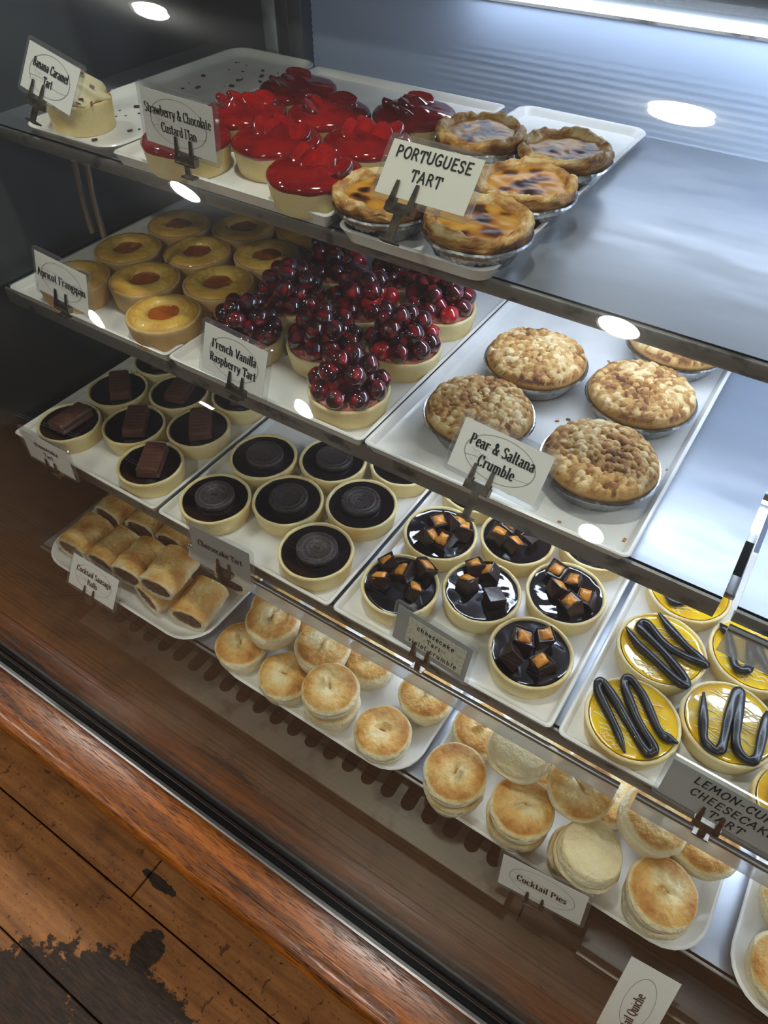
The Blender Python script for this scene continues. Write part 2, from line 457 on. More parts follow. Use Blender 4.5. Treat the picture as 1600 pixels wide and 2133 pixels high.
def extrude_x(name, prof, x0, x1, m, closed=True, smooth=True, angle=35):
    """profile of (y, z) points swept along x"""
    n = len(prof)
    V = [(x0, y, z) for y, z in prof] + [(x1, y, z) for y, z in prof]
    Fc = [[i, (i + 1) % n, n + (i + 1) % n, n + i] for i in range(n if closed else n - 1)]
    if closed: Fc += [list(range(n)), list(range(n, 2 * n))[::-1]]
    return new_mesh(name, V, Fc, m, smooth, None, angle)

def relax(P, dmin, it=60):
    P = [list(p) for p in P]
    for _ in range(it):
        for i in range(len(P)):
            for j in range(i):
                dx, dy = P[i][0] - P[j][0], P[i][1] - P[j][1]
                d = math.hypot(dx, dy)
                if d < dmin:
                    k = (dmin - d) / 2 / d
                    P[i][0] += dx * k; P[i][1] += dy * k; P[j][0] -= dx * k; P[j][1] -= dy * k
    return P

# ------------------------------------------------------------------ lettering: strokes drawn with a broad nib
def arc(cx, cy, rx, ry, a0, a1, n=12):
    return [(cx + rx * math.cos(math.radians(a0 + (a1 - a0) * i / n)), cy + ry * math.sin(math.radians(a0 + (a1 - a0) * i / n))) for i in range(n + 1)]
def st(x, a, b, s=3):      # stem; s: 1 foot serif, 2 head serif
    o = [[(x, a), (x, b)]]
    if s & 1: o.append(('s', x - .1, x + .1, a + .015))
    if s & 2: o.append(('s', x - .11, x + .02, b - .02))
    if s & 4: o.append(('s', x - .1, x + .1, b - .015))
    return o
arch = lambda x0, x1: [[(x0, .34)] + arc((x0 + x1) / 2, .32, (x1 - x0) / 2, .15, 170, 0, 10) + [(x1, 0)], ('s', x1 - .09, x1 + .09, .015)]
G = {
 'a': (.42, [arc(.19, .12, .13, .13, 60, 300), [(.24, .27), (.13, .22)], [(.09, .38)] + arc(.2, .36, .1, .11, 140, 0, 8) + [(.3, .06), (.36, .02)]]),
 'b': (.46, st(.1, 0, .72, 2) + [arc(.23, .23, .14, .23, 150, -150)]),
 'c': (.40, [arc(.22, .24, .15, .24, 45, 320)]),
 'd': (.48, st(.35, 0, .72, 3) + [arc(.21, .23, .14, .23, 30, 330)]),
 'e': (.41, [[(.08, .27), (.35, .27)], arc(.22, .24, .14, .24, 5, 320)]),
 'g': (.42, [arc(.19, .31, .12, .16, 0, 360), arc(.2, -.09, .15, .11, 0, 360), [(.12, .17), (.1, .06), (.3, .02)], [(.28, .44), (.38, .47)]]),
 'h': (.48, st(.1, 0, .72, 3) + arch(.1, .36)),
 'i': (.22, st(.11, 0, .47, 3) + [[(.11, .62), (.11, .64)]]),
 'k': (.46, st(.1, 0, .72, 3) + [[(.12, .2), (.36, .46)], [(.2, .28), (.4, .02)], ('s', .3, .46, .015)]),
 'l': (.22, st(.11, 0, .72, 3)),
 'm': (.70, st(.1, 0, .47, 3) + arch(.1, .34) + arch(.34, .58)),
 'n': (.48, st(.1, 0, .47, 3) + arch(.1, .36)),
 'o': (.44, [arc(.22, .24, .15, .23, 0, 360, 18)]),
 'p': (.46, st(.1, -.22, .47, 3) + [arc(.23, .23, .14, .23, 150, -150)]),
 'r': (.36, st(.1, 0, .47, 3) + [arc(.25, .33, .13, .13, 160, 40, 6)]),
 's': (.36, [[(.29, .37), (.27, .45), (.17, .47), (.08, .41), (.08, .33), (.17, .26), (.27, .2), (.29, .11), (.22, .02), (.12, .0), (.06, .09)]]),
 't': (.32, [[(.13, .64), (.13, .1), (.18, .01), (.27, .05)], ('s', .02, .27, .45)]),
 'u': (.49, [[(.1, .46), (.1, .14)] + arc(.2, .13, .1, .12, 180, 300, 8) + [(.36, .14)]] + st(.36, 0, .47, 3) + [('s', .0, .12, .45)]),
 'v': (.42, [[(.05, .46), (.2, 0), (.36, .46)]]),
 'w': (.62, [[(.04, .46), (.17, 0), (.3, .44), (.43, 0), (.57, .46)], ('s', -.02, .14, .45), ('s', .46, .64, .45)]),
 'y': (.42, [[(.05, .46), (.21, 0)], [(.37, .46), (.16, -.17), (.06, -.2)], ('s', -.02, .14, .45), ('s', .28, .44, .45)]),
 'A': (.56, [[(.04, 0), (.26, .7), (.48, 0)], [(.14, .24), (.4, .24)], ('s', -.02, .13, .015), ('s', .37, .57, .015)]),
 'B': (.52, st(.1, 0, .7, 5) + [arc(.2, .53, .17, .17, 100, -90), arc(.2, .19, .22, .18, 90, -100)]),
 'C': (.52, [arc(.28, .35, .21, .35, 40, 320, 16), [(.44, .7), (.44, .52)]]),
 'D': (.54, st(.1, 0, .7, 5) + [arc(.16, .35, .3, .34, 90, -90, 14)]),
 'E': (.46, st(.1, 0, .7, 5) + [[(.1, .69), (.38, .69)], [(.1, .37), (.33, .37)], [(.1, .01), (.4, .01)]]),
 'F': (.46, st(.1, 0, .7, 5) + [[(.1, .69), (.41, .69), (.41, .54)], [(.1, .36), (.33, .36)]]),
 'G': (.54, [arc(.28, .35, .21, .35, 45, 330, 16), [(.3, .3), (.46, .3), (.46, .08)]]),
 'H': (.54, st(.1, 0, .7, 5) + st(.42, 0, .7, 5) + [[(.1, .36), (.42, .36)]]),
 'K': (.52, st(.1, 0, .7, 5) + [[(.42, .7), (.12, .32)], [(.2, .42), (.45, 0)]]),
 'L': (.44, st(.1, 0, .7, 5) + [[(.1, .01), (.4, .01)]]),
 'M': (.66, [[(.06, 0), (.14, .7), (.32, .15), (.48, .7), (.58, 0)]]),
 'N': (.56, [[(.08, 0), (.1, .7), (.44, 0), (.46, .7)]]),
 'O': (.54, [arc(.27, .35, .21, .35, 80, 440, 20)]),
 'P': (.50, st(.1, 0, .7, 5) + [arc(.18, .51, .22, .19, 110, -110)]),
 'Q': (.56, [arc(.27, .35, .22, .35, 0, 360, 20), [(.26, .1), (.36, -.06), (.5, -.08)]]),
 'R': (.54, st(.1, 0, .7, 5) + [arc(.18, .52, .2, .18, 110, -110), [(.26, .35), (.45, .01)], ('s', .38, .54, .015)]),
 'S': (.46, [[(.38, .56), (.34, .67), (.22, .7), (.1, .63), (.09, .5), (.2, .39), (.33, .31), (.39, .18), (.31, .04), (.18, 0), (.07, .1)]]),
 'T': (.50, [[(.02, .55), (.03, .69), (.46, .69), (.47, .55)]] + st(.25, 0, .7, 1)),
 'U': (.54, [[(.08, .7), (.08, .2)] + arc(.26, .2, .18, .2, 180, 360, 10) + [(.44, .7)]]),
 'V': (.54, [[(.05, .7), (.27, 0), (.48, .7)], ('s', -.03, .16, .685), ('s', .39, .57, .685)]),
 '&': (.56, [[(.5, .36), (.3, .0), (.14, .02), (.08, .16), (.16, .32), (.32, .48), (.32, .64), (.22, .7), (.14, .6), (.2, .42), (.5, 0)]]),
 '-': (.34, [[(.05, .28), (.26, .28)]]),
}
def text_geo(mb, lines, cx, z0, size, lead, nib=(.06, .022), serif=True, cond=.86, track=.0, slant=0., jit=0., y=0., align=.5, spin=None):
    """lines of lettering in the x/z plane of a card, facing -y"""
    rr = random.Random(5)
    def put(seg):
        for p, q in zip(seg, seg[1:]):
            d = (q[0] - p[0], q[1] - p[1]); L = math.hypot(*d)
            if L < 1e-9: continue
            nx, nz = -d[1] / L, d[0] / L
            h = math.hypot(nib[0] * nx, nib[1] * nz) * size
            vs = [(p[0] + nx * h, p[1] + nz * h), (p[0] - nx * h, p[1] - nz * h), (q[0] - nx * h, q[1] - nz * h), (q[0] + nx * h, q[1] + nz * h)]
            emit(vs)
        for p in seg:
            emit([(p[0] + nib[0] * size * math.cos(2 * PI * i / 8), p[1] + nib[1] * size * math.sin(2 * PI * i / 8)) for i in range(8)])
    def emit(vs):
        if spin: vs = [(a * math.cos(spin) - b * math.sin(spin), a * math.sin(spin) + b * math.cos(spin)) for a, b in vs]
        mb.add([(a, y, b) for a, b in vs], [list(range(len(vs)))])
    for li, ln in enumerate(lines):
        w = sum((G[c][0] if c in G else .26) * cond + track for c in ln) * size
        x = cx - w * align; z = z0 - li * lead
        for c in ln:
            if c not in G: x += .26 * cond * size + track * size; continue
            adv, strokes = G[c]
            dz = rr.uniform(-jit, jit) * size; sx = 1 + rr.uniform(-jit, jit)
            f = lambda p: (x + (p[0] * sx + slant * p[1]) * cond * size, z + p[1] * size + dz)
            for s in strokes:
                if s[0] == 's':
                    if serif:
                        a, b = f((s[1], s[3])), f((s[2], s[3])); t = .024 * size
                        emit([(a[0], a[1] - t), (b[0], b[1] - t), (b[0], b[1] + t), (a[0], a[1] + t)])
                else: put([f(p) for p in s])
            x += adv * cond * size + track * size

# ------------------------------------------------------------------ the setting: room, counter, case
FL, CE = 0.0, 2.52
S3, S2, S1, S0 = -.270, -.4425, -.627, -.815      # shelf tops below eye height
X0, X1 = -4.8, 3.4
Y0, Y1 = -4.3, 2.2

def board_floor():
    mb = MB()
    pitch = .1665
    y = -.077 - pitch * 19
    k = 0
    while y < Y1:
        y2 = min(y + pitch, Y1)
        ends = [X0]; x = X0 + rnd.uniform(.3, 1.6)
        while x < X1 - .4:
            ends.append(x); x += rnd.uniform(1.4, 2.6)
        if abs(y - .0895) < .03: ends = [X0, -.627, X1]
        else: ends.append(X1)
        for a, b in zip(ends, ends[1:]):
            g = .0012; dz = rnd.uniform(-.0012, .0012)
            c = .0016
            z = dz
            v = [(a + g, y + g, -.02), (b - g, y + g, -.02), (b - g, y2 - g, -.02), (a + g, y2 - g, -.02),
                 (a + g, y + g, z - c), (b - g, y + g, z - c), (b - g, y2 - g, z - c), (a + g, y2 - g, z - c),
                 (a + g + c, y + g + c, z), (b - g - c, y + g + c, z), (b - g - c, y2 - g - c, z), (a + g + c, y2 - g - c, z)]
            mb.add(v, [(0, 1, 5, 4), (1, 2, 6, 5), (2, 3, 7, 6), (3, 0, 4, 7), (4, 5, 9, 8), (5, 6, 10, 9), (6, 7, 11, 10), (7, 4, 8, 11), (8, 9, 10, 11)])
        y = y2; k += 1
    mb.box(X0, X1, Y0, Y1, -.05, -.018, 1)
    return mb.mesh('floorboards', [M['floor'], M['void']])
struct('floor', board_floor())
struct('ceiling', box_mesh('ceiling', X0, X1, Y0, Y1, CE, CE + .05, M['ceil']))
struct('wall_front', box_mesh('wall_front', X0, X1, Y0 - .1, Y0, 0, CE, M['wall']))
struct('wall_back', box_mesh('wall_back', X0, X1, Y1, Y1 + .1, 0, CE, M['wall']))
struct('wall_left', box_mesh('wall_left', X0 - .1, X0, Y0, Y1, 0, CE, M['wall']))
struct('wall_right', box_mesh('wall_right', X1, X1 + .1, Y0, Y1, 0, CE, M['wall']))

# ceiling downlights: a square grid of recessed lamps
lens_me = lathe('lens', [(0, -.012), (.060, -.012), (.063, -.008), (.063, -.001)], M['lamp'], 32)
ring_me = lathe('trim_ring', [(.064, -.001), (.064, -.010), (.068, -.014), (.082, -.006), (.084, -.001)], M['trimring'], 32)
first = None
for x, y in ((-.34, .405), (-1.72, .405), (1.16, .405), (-.44, -1.02), (-2.19, -1.03), (1.31, -1.02), (-.44, -2.66), (-2.21, -2.66), (-3.96, -2.66), (1.31, -2.66), (-3.66, -3.77)):
    loc = (x, y, CE - CZ)
    lb = 'round recessed ceiling lamp glowing warm white in the grid over the counter'
    if first is None:
        first = thing('ceiling_downlight', loc, 0, lb, 'ceiling lamp', 'ceiling downlights')
        part('lens', lens_me, first); part('trim_ring', ring_me, first)
    else:
        dup(first, loc, 0, lb)

# timber counter under the case with a moulded ledge
LZ = CZ - .868
XL, XR = -1.9, 1.9
led = [(.160, LZ), (.1270, LZ), (.1250, LZ - .0004), (.1243, LZ - .0016), (.1225, LZ - .0020)]
led += [(.1225 - .0215 * math.sin(q), LZ - .0020 - .0180 + .0180 * math.cos(q)) for q in [PI * .5 * i / 9 for i in range(1, 10)]]
led += [(.1018, LZ - .024), (.1050, LZ - .028), (.1110, LZ - .0305), (.118, LZ - .033), (.126, LZ - .039), (.150, LZ - .045), (.180, LZ - .047), (.180, LZ - .03), (.160, LZ - .02)]
o = thing('counter', (0, 0, -CZ), 0, 'varnished mahogany counter with a rounded ledge below the glass case', 'counter')
part('ledge', extrude_x('ledge', led, XL, XR, M['mahogany'], angle=50), o)
part('front_panel', box_mesh('front_panel', XL, XR, .185, .215, .09, LZ - .047, M['mahogany']), o)
part('plinth', box_mesh('plinth', XL, XR, .205, .24, 0.002, .09, M['black']), o)
part('body', box_mesh('body', XL, XR, .24, .86, .05, LZ - .06, M['void']), o)

# metal rail and rubber gasket that carry the front glass
o = thing('glazing_rail', (0, 0, -.868), 0, 'shiny metal rail with a black rubber groove along the foot of the glass', 'rail')
part('metal_edge', extrude_x('metal_edge', [(.1585, -.004), (.1585, .0028), (.1605, .0042), (.1640, .0042), (.1655, .0026), (.1655, -.004)], XL, XR, M['chrome'], angle=30), o)
part('gasket', extrude_x('gasket', [(.1658, -.004), (.1658, .0015), (.1685, .0015), (.1690, -.001), (.1712, -.001), (.1716, .0022), (.1728, .003), (.1728, -.004)], XL, XR, M['black'], angle=30), o)
part('rear_bead', extrude_x('rear_bead', [(.1792, -.004), (.1792, .003), (.1815, .0035), (.1835, .001), (.1835, -.004)], XL, XR, M['black'], angle=30), o)

# curved front glass, one bent pane
gp = [(.1756, -.8705), (.1762, -.80), (.1795, -.70), (.191, -.60), (.2135, -.50), (.245, -.405), (.270, -.350), (.302, -.302), (.331, -.261), (.360, -.220), (.386, -.186), (.408, -.1605), (.430, -.139), (.456, -.1205), (.49, -.105), (.54, -.094), (.62, -.088)]
gc = catmull([(a, b, 0) for a, b in gp], 6)
def offset(curve, d):
    out = []
    for i, p in enumerate(curve):
        t = (curve[min(i + 1, len(curve) - 1)] - curve[max(i - 1, 0)]).normalized()
        out.append((p.x + t.y * d, p.y - t.x * d))
    return out
go = offset(gc, -.0025); gi = offset(gc, .0025)
gl_o = part('front_glass', extrude_x('front_glass', go + gi[::-1], -.83, 1.5, M['glass'], angle=60), None, (0, 0, CZ))
tag(gl_o, 'large curved clear glass front of the pastry case', 'display glass')

# case carcass
o = thing('display_case', (0, 0, -.868), 0, 'steel pastry display case standing on the wooden counter', 'display case')
def rel(z): return z + .868
part('well_floor', box_mesh('well_floor', -.83, 1.5, .1838, .86, -.004, 0, M['base_steel']), o)
part('end_panel', extrude_x('end_panel', [(y, rel(z)) for y, z in ((.262, -.44), (.285, -.37), (.335, -.285), (.390, -.21), (.430, -.168), (.50, -.125), (.86, -.10), (.86, -.44))], -.826, -.812, M['dark_steel'], smooth=False), o)
part('lower_end_panel', extrude_x('lower_end_panel', [(y, rel(z)) for y, z in ((.188, -.868), (.189, -.74), (.200, -.63), (.222, -.53), (.262, -.44), (.86, -.44), (.86, -.868))], -.826, -.812, M['black_steel'], smooth=False), o, label='black lower end panel')  # lower part of the end wall, coloured much darker than the upper
part('top_panel', box_mesh('top_panel', -.845, 1.5, .585, .86, rel(-.082), rel(-.06), M['dark_steel']), o)
def ribbed(x0, x1, z0, z1):
    V, Fc = [], []; n = int((z1 - z0) / .0035)
    for i in range(n + 1):
        z = z0 + (z1 - z0) * i / n
        y = .0 + (.0016 if i % 2 else 0)
        V += [(x0, y, z), (x1, y, z), (x0, .008, z), (x1, .008, z)]
    for i in range(n):
        a = 4 * i
        Fc += [(a, a + 1, a + 5, a + 4), (a + 2, a + 6, a + 7, a + 3), (a, a + 4, a + 6, a + 2), (a + 1, a + 3, a + 7, a + 5)]
    return new_mesh('panel', V, Fc, [M['doorp'], M['door_back']], True, [1 if k % 4 == 1 else 0 for k in range(len(Fc))], 80)
dr = thing('sliding_door', (0, .812, -.868), 0, 'ribbed pale plastic sliding door closing the back of the case', 'sliding door')
part('panel', ribbed(-.634, .45, .003, rel(-.176)), dr)
part('top_channel', box_mesh('top_channel', -.70, .45, -.004, .012, rel(-.176), rel(-.168), M['steel_edge']), dr)
d2 = thing('sliding_door', (0, .828, -.868), 0, 'second ribbed plastic sliding door at the back right of the case', 'sliding door')
part('panel', ribbed(.40, 1.49, .003, rel(-.176)), d2)
for i, (a, b) in enumerate(((-.697, -.676), (-.658, -.637))):
    part('rear_post', box_mesh('rear_post', a, b, .795, .825, 0, rel(-.082), M['steel'] if i == 0 else M['dark_steel'], .002), o)
part('rear_panel', box_mesh('rear_panel', -.812, -.697, .815, .83, 0, rel(-.082), M['dark_steel']), o)

def strip_light(x0, x1, y, z, label, mt, h=.0062, down=False, hh=.07):
    t = thing('strip_light', (0, y, z), 0, label, 'strip light')
    if not down:
        part('housing', box_mesh('housing', x0 - .03, x1 + .03, -.004, .012, h, h + hh, M['dark_steel'], .002), t)
        part('diffuser', box_mesh('diffuser', x0, x1, -.010, .004, 0, h, mt, .002), t)
    else:
        part('housing', box_mesh('housing', x0 - .02, x1 + .02, -.014, .014, -.008, 0, M['steel'], .001), t)
        part('diffuser', box_mesh('diffuser', x0, x1, -.010, .010, -.016, -.008, mt, .002), t)
    return t
strip_light(-.42, 1.45, .790, -.1675, 'bright cool strip light along the top of the ribbed back door', M['tube'])
strip_light(-.30, 1.40, .62, S3 - .0015, 'added unseen cool strip light under the top shelf lighting the crumble pies', M['fill_tube'], down=True)  # this strip and the next two are added fill lamps, hidden by the shelves
strip_light(-.34, 1.40, .57, S2 - .0015, 'added unseen cool strip light under the second shelf lighting the round tarts', M['fill_tube'], down=True)
strip_light(-.40, 1.40, .52, S1 - .0015, 'added unseen cool strip light under the third shelf lighting the pies', M['fill_tube'], down=True)

def shelf(x0, x1, yf, z, lip, label):
    t = thing('shelf', (0, 0, z), 0, label, 'shelf')
    part('shelf_plate', box_mesh('shelf_plate', x0, x1, yf + .003, .805, -.0015, 0, M['steel']), t)
    part('front_lip', extrude_x('front_lip', [(yf + .006, 0), (yf + .002, 0), (yf + .0005, -.0006), (yf, -.002), (yf, -lip + .002), (yf + .001, -lip), (yf + .012, -lip), (yf + .012, -lip + .0012), (yf + .0014, -lip + .0012), (yf + .0014, -.0014), (yf + .006, -.0014)], x0, x1, M['steel_edge'], angle=40), t)
    return t
shelf(-.811, 1.45, .4585, S3, .0125, 'top steel shelf holding the strawberry flans and custard tarts')
shelf(-.811, .0345, .4145, S2, .020, 'second steel shelf holding the apricot, berry and crumble tarts')
r2 = shelf(.0465, 1.45, .4125, S2, .013, 'empty steel shelf panel right of the narrow gap in the second shelf')
shelf(-.811, 1.45, .3540, S1, .022, 'third steel shelf holding the chocolate and lemon tarts')
shelf(-.811, 1.45, .3120, S0, .004, 'lowest steel shelf holding the sausage rolls and small pies')
br = thing('shelf_bracket', (.0405, 0, S2 - .03), 0, 'flat steel bracket seen through the gap between two shelf panels', 'bracket')
part('arm', box_mesh('arm', -.005, .005, .455, .80, -.006, .0, M['chrome'], .001), br)
for a, b in ((.478, .522), (.596, .64), (.70, .74)):
    part('slot', box_mesh('slot', -.0035, .0035, a, b, -.001, .0004, M['void']), br)

# clear ticket strips clipped under the shelf fronts
def ticket_strip(x0, x1, y, z, h, label):
    t = thing('ticket_strip', (0, y, z), 0, label, 'ticket strip')
    part('strip', extrude_x('strip', [(0, 0), (-.002, 0), (-.006, -h), (-.004, -h - .0005)], x0, x1, M['strip']), t)
    part('top_bead', tube('top_bead', [(x0, .001, .002), (x1, .001, .002)], .0032, M['chrome'], 10), t)
    part('bottom_bead', tube('bottom_bead', [(x0, -.005, -h), (x1, -.005, -h)], .0011, M['acrylic'], 8), t)
    return t
ticket_strip(-.50, .031, .3475, S1 - .0245, .0135, 'long clear plastic ticket strip under the front of the third shelf')
ticket_strip(.047, 1.2, .3475, S1 - .0245, .0135, 'clear plastic ticket strip under the lemon tart tray, right of the joint')
ticket_strip(.047, .9, .4065, S2 - .016, .020, 'clear plastic ticket strip under the empty shelf panel on the right')

# air vent panel with a row of rounded slots
def vent(x0, x1, xs, label):
    cu = bpy.data.curves.new('vent_outline', 'CURVE'); cu.dimensions = '2D'; cu.fill_mode = 'BOTH'; cu.extrude = .0006
    def spl(pts):
        s = cu.splines.new('POLY'); s.points.add(len(pts) - 1); s.use_cyclic_u = True
        for p, q in zip(s.points, pts): p.co = (q[0], q[1], 0, 1)
    spl([(x0, .2585), (x1, .2585), (x1, .335), (x0, .335)])
    for x in xs:
        r = .0088; ya, yb = .2950, .320
        spl([(x + r * math.cos(PI + PI * i / 8), ya + r * math.sin(PI + PI * i / 8)) for i in range(9)] + [(x + r * math.cos(PI * i / 8), yb + r * math.sin(PI * i / 8)) for i in range(9)])
    tmp = bpy.data.objects.new('vent_tmp', cu)
    COL.objects.link(tmp); bpy.context.view_layer.update()
    me = bpy.data.meshes.new_from_object(tmp.evaluated_get(bpy.context.evaluated_depsgraph_get()))
    COL.objects.unlink(tmp); bpy.data.objects.remove(tmp)
    me.materials.clear(); me.materials.append(M['vent_steel'])
    t = thing('vent_panel', (0, 0, -.835), 0, label, 'vent panel')
    part('slotted_plate', me, t)
    part('front_fold', box_mesh('front_fold', x0, x1, .2577, .2590, -.0325, .0008, M['base_steel'], .0004), t)
    part('dark_duct', box_mesh('dark_duct', x0 + .002, x1 - .002, .262, .334, -.0315, -.024, M['void']), t)
vent(-.672, -.0165, [-.655 + .0277 * i for i in range(23)], 'steel vent panel with a row of rounded slots below the sausage rolls')
t = thing('base_trim', (0, 0, -.868), 0, 'dark base trim with a thin bright edge below the small pies at bottom right', 'trim strip')
part('dark_face', box_mesh('dark_face', .066, 1.2, .270, .306, .0005, .030, M['black_steel'], .001), t)
part('edge', box_mesh('edge', .066, 1.2, .2655, .2698, .0005, .0135, M['vent_steel'], .0004), t)
up = thing('shelf_upright', (-.640, .447, S3 - .004), 0, 'thin shiny double upright below the left end of the top shelf', 'upright')
for dx in (-.010, .008):
    part('bar', tube('bar', [(dx, 0, .0), (dx - .001, -.002, -.03), (dx - .003, -.001, -.072)], .0032, M['chrome'], 8), up)

# ------------------------------------------------------------------ trays
def rrect(w, d, r, n=6):
    out = []
    for cx, cy, a0 in ((w / 2 - r, d / 2 - r, 0), (-w / 2 + r, d / 2 - r, 90), (-w / 2 + r, -d / 2 + r, 180), (w / 2 - r, -d / 2 + r, 270)):
        out += [(cx + r * math.cos(math.radians(a0 + 90 * i / n)), cy + r * math.sin(math.radians(a0 + 90 * i / n))) for i in range(n + 1)]
    return out
def tray(x0, x1, y0, y1, z, h, r, flare, label, cat='tray', floor=.004, name='serving_tray'):
    w, d = x1 - x0, y1 - y0
    loops = [(flare + .003, 0.0005), (flare, .0), (flare * .5, h * .5), (.0006, h - .0022), (0, h - .0010), (.0010, h), (.0030, h), (.0044, h - .0012), (flare * .55 + .003, h * .5 + .0015), (flare + .002, floor + .0012), (flare + .006, floor)]
    V, Fc = [], []; n = None
    for ins, zz in loops:
        L = rrect(w - 2 * ins, d - 2 * ins, max(r - ins * .5, .002)); n = len(L)
        V += [(a, b, zz) for a, b in L]
    for k in range(len(loops) - 1):
        for i in range(n):
            j = (i + 1) % n
            Fc.append((k * n + i, k * n + j, (k + 1) * n + j, (k + 1) * n + i))
    Fc.append(tuple(range(n))[::-1]); Fc.append(tuple((len(loops) - 1) * n + i for i in range(n)))
    me = new_mesh('tray', V, Fc, M['melamine'], True, None, 35)
    o = part(name, me, None, ((x0 + x1) / 2, (y0 + y1) / 2, z + CZ + .0002))
    return tag(o, label, cat)
H = .0122
tray(-.737, -.606, .457, .79, S3, .0118, .022, .008, 'narrow white tray at top left, nearly empty, with one cream tart')
tray(-.6005, -.3505, .4545, .776, S3, .0122, .006, .005, 'white tray of glossy red strawberry flans on the top shelf')
tray(-.3385, -.199, .444, .790, S3, .0122, .016, .006, 'narrow white tray of foil custard tarts on the top shelf')
tray(-.787, -.5330, .4065, .757, S2, H, .006, .005, 'white tray of apricot topped tarts on the second shelf')
tray(-.5315, -.2890, .4065, .757, S2, H, .006, .005, 'white tray of dark red berry tarts on the second shelf')
tray(-.2875, -.0375, .4065, .757, S2, H, .006, .006, 'white tray of crumble topped foil pies on the second shelf')
tray(-.803, -.5475, .346, .668, S1, H, .006, .005, 'white tray of tarts with chocolate bars at left of the third shelf')
tray(-.5425, -.2935, .346, .668, S1, H, .006, .005, 'white tray of tarts topped with black sandwich cookies')
tray(-.2895, -.0420, .346, .668, S1, H, .006, .005, 'white tray of chocolate tarts topped with honeycomb chunks')
tray(-.0360, .2120, .346, .668, S1, H, .006, .005, 'white tray of yellow lemon tarts with chocolate zigzags')
tray(-.791, -.486, .298, .60, S0, .014, .045, .012, 'round cornered white tray of sausage rolls at bottom left')
tray(-.459, -.165, .298, .60, S0, .014, .045, .012, 'round cornered white tray of eight small pies, centre of the lowest shelf')
tray(-.1555, .1640, .298, .60, S0, .014, .045, .012, 'round cornered white tray heaped with small pies at bottom right')
tray(.1860, .49, .298, .60, S0, .014, .045, .012, 'white tray cut off by the bottom right corner of the photo')
F3, F2, F1, F0 = S3 + .0045, S2 + .0045, S1 + .0045, S0 + .0045

# ------------------------------------------------------------------ pastry parts
def nz(x, y, z=0, s=1.): return noise.noise(Vector((x * s, y * s, z * s)))
def sm(a, b, x):
    t = max(0., min(1., (x - a) / (b - a))); return t * t * (3 - 2 * t)

def shell_mesh(R, Hh, m, seed, wob=.006, taper=.91):
    prof = resample([(0, 0), (R * taper, 0), (R * (taper + .015), .0016), (R, Hh - .0022)], .004)[3:]
    prof = [(0, 0)] + prof + [(R - .0004, Hh - .0008), (R - .0016, Hh), (R - .0030, Hh - .0003), (R - .0040, Hh - .0020), (R - .0046, Hh - .010)]
    def fn(a, r, z, k):
        q = nz(math.cos(a) * 1.6 + seed * 9, math.sin(a) * 1.6, z * 40) * wob + nz(math.cos(a) * 7 + seed * 3, math.sin(a) * 7, z * 150) * wob * .5
        return r * (1 + q), z + (nz(math.cos(a) * 3 + seed, math.sin(a) * 3, 1) * .0007 if z > Hh * .5 else 0)
    return lathe('shell', prof, m, 56, fn, angle=50)
def fill_mesh(name, R, Hh, m, depth=.0030, ripple=0., seed=0):
    zf = Hh - depth
    prof = [(0, zf - .004), (R - .0050, zf - .004), (R - .0043, zf + .0008), (R - .0056, zf + .0002), (R - .0080, zf)] + [(R * q, zf) for q in (.72, .6, .45, .3, .15)] + [(0, zf)]
    def fn(a, r, z, k):
        return r, z + (nz(r * math.cos(a) * 90 + seed, r * math.sin(a) * 90, seed) * ripple if k >= 2 else 0)
    return lathe(name, prof, m, 48, fn)

def blob_mesh(name, rx, ry, rz, m, seed, amp=.12, n=20, k=12, sharp=0.):
    prof = [(math.sin(PI * i / k), -math.cos(PI * i / k)) for i in range(k + 1)]
    prof[0] = (0, -1); prof[-1] = (0, 1)
    V, Fc, T = [], [], []
    def pt(a, r, z):
        q = 1 + amp * nz(math.cos(a) * r * 1.3 + seed * 5.1, math.sin(a) * r * 1.3, z * 1.3 + seed)
        x, y = r * math.cos(a) * q, r * math.sin(a) * q
        if sharp: y *= (1 - sharp * (x * .5 + .5))
        return (x * rx, y * ry, z * q * rz)
    me = lathe(name, prof, m, n, None, lambda x, y, z: .5 + .9 * nz(x * 1.2 + seed * 3, y * 1.2, z * 1.2 + seed))
    co = [v.co.copy() for v in me.vertices]
    for v, c in zip(me.vertices, co):
        a = math.atan2(c.y, c.x); v.co = pt(a, math.hypot(c.x, c.y), c.z)
    me.update(); return me

# --- cream tart (one only)
def build_cream(loc, label):
    t = thing('cream_tart', loc, .4, label, 'tart')
    part('pastry_shell', shell_mesh(.0325, .028, M['shell'], 1), t)
    part('caramel_filling', fill_mesh('filling', .0325, .028, M['jam']), t)
    prof = [(.026, .025)] + [(.0275 * (1 - q ** 1.5) + .002, .028 + .028 * q) for q in [i / 14 for i in range(14)]] + [(0, .058)]
    def fn(a, r, z, k):
        return r * (1 + .12 * math.sin(6 * a + z * 260) + .07 * nz(math.cos(a) * 3, math.sin(a) * 3, z * 90)), z
    part('cream_swirl', lathe('cream', prof, M['cream'], 60, fn), t)
    me = box_mesh('shaving', -.0022, .0022, -.0013, .0013, -.0004, .0004, M['choc'])
    for i in range(34):
        q = rnd.uniform(.02, .85); a = rnd.uniform(0, 2 * PI); r = .0275 * (1 - q ** 1.5) + .0045
        part('chocolate_shaving', me, t, (r * math.cos(a), r * math.sin(a), .0285 + .028 * q), (rnd.uniform(-.9, .9), rnd.uniform(-.9, .9), rnd.uniform(0, 6)))
    return t

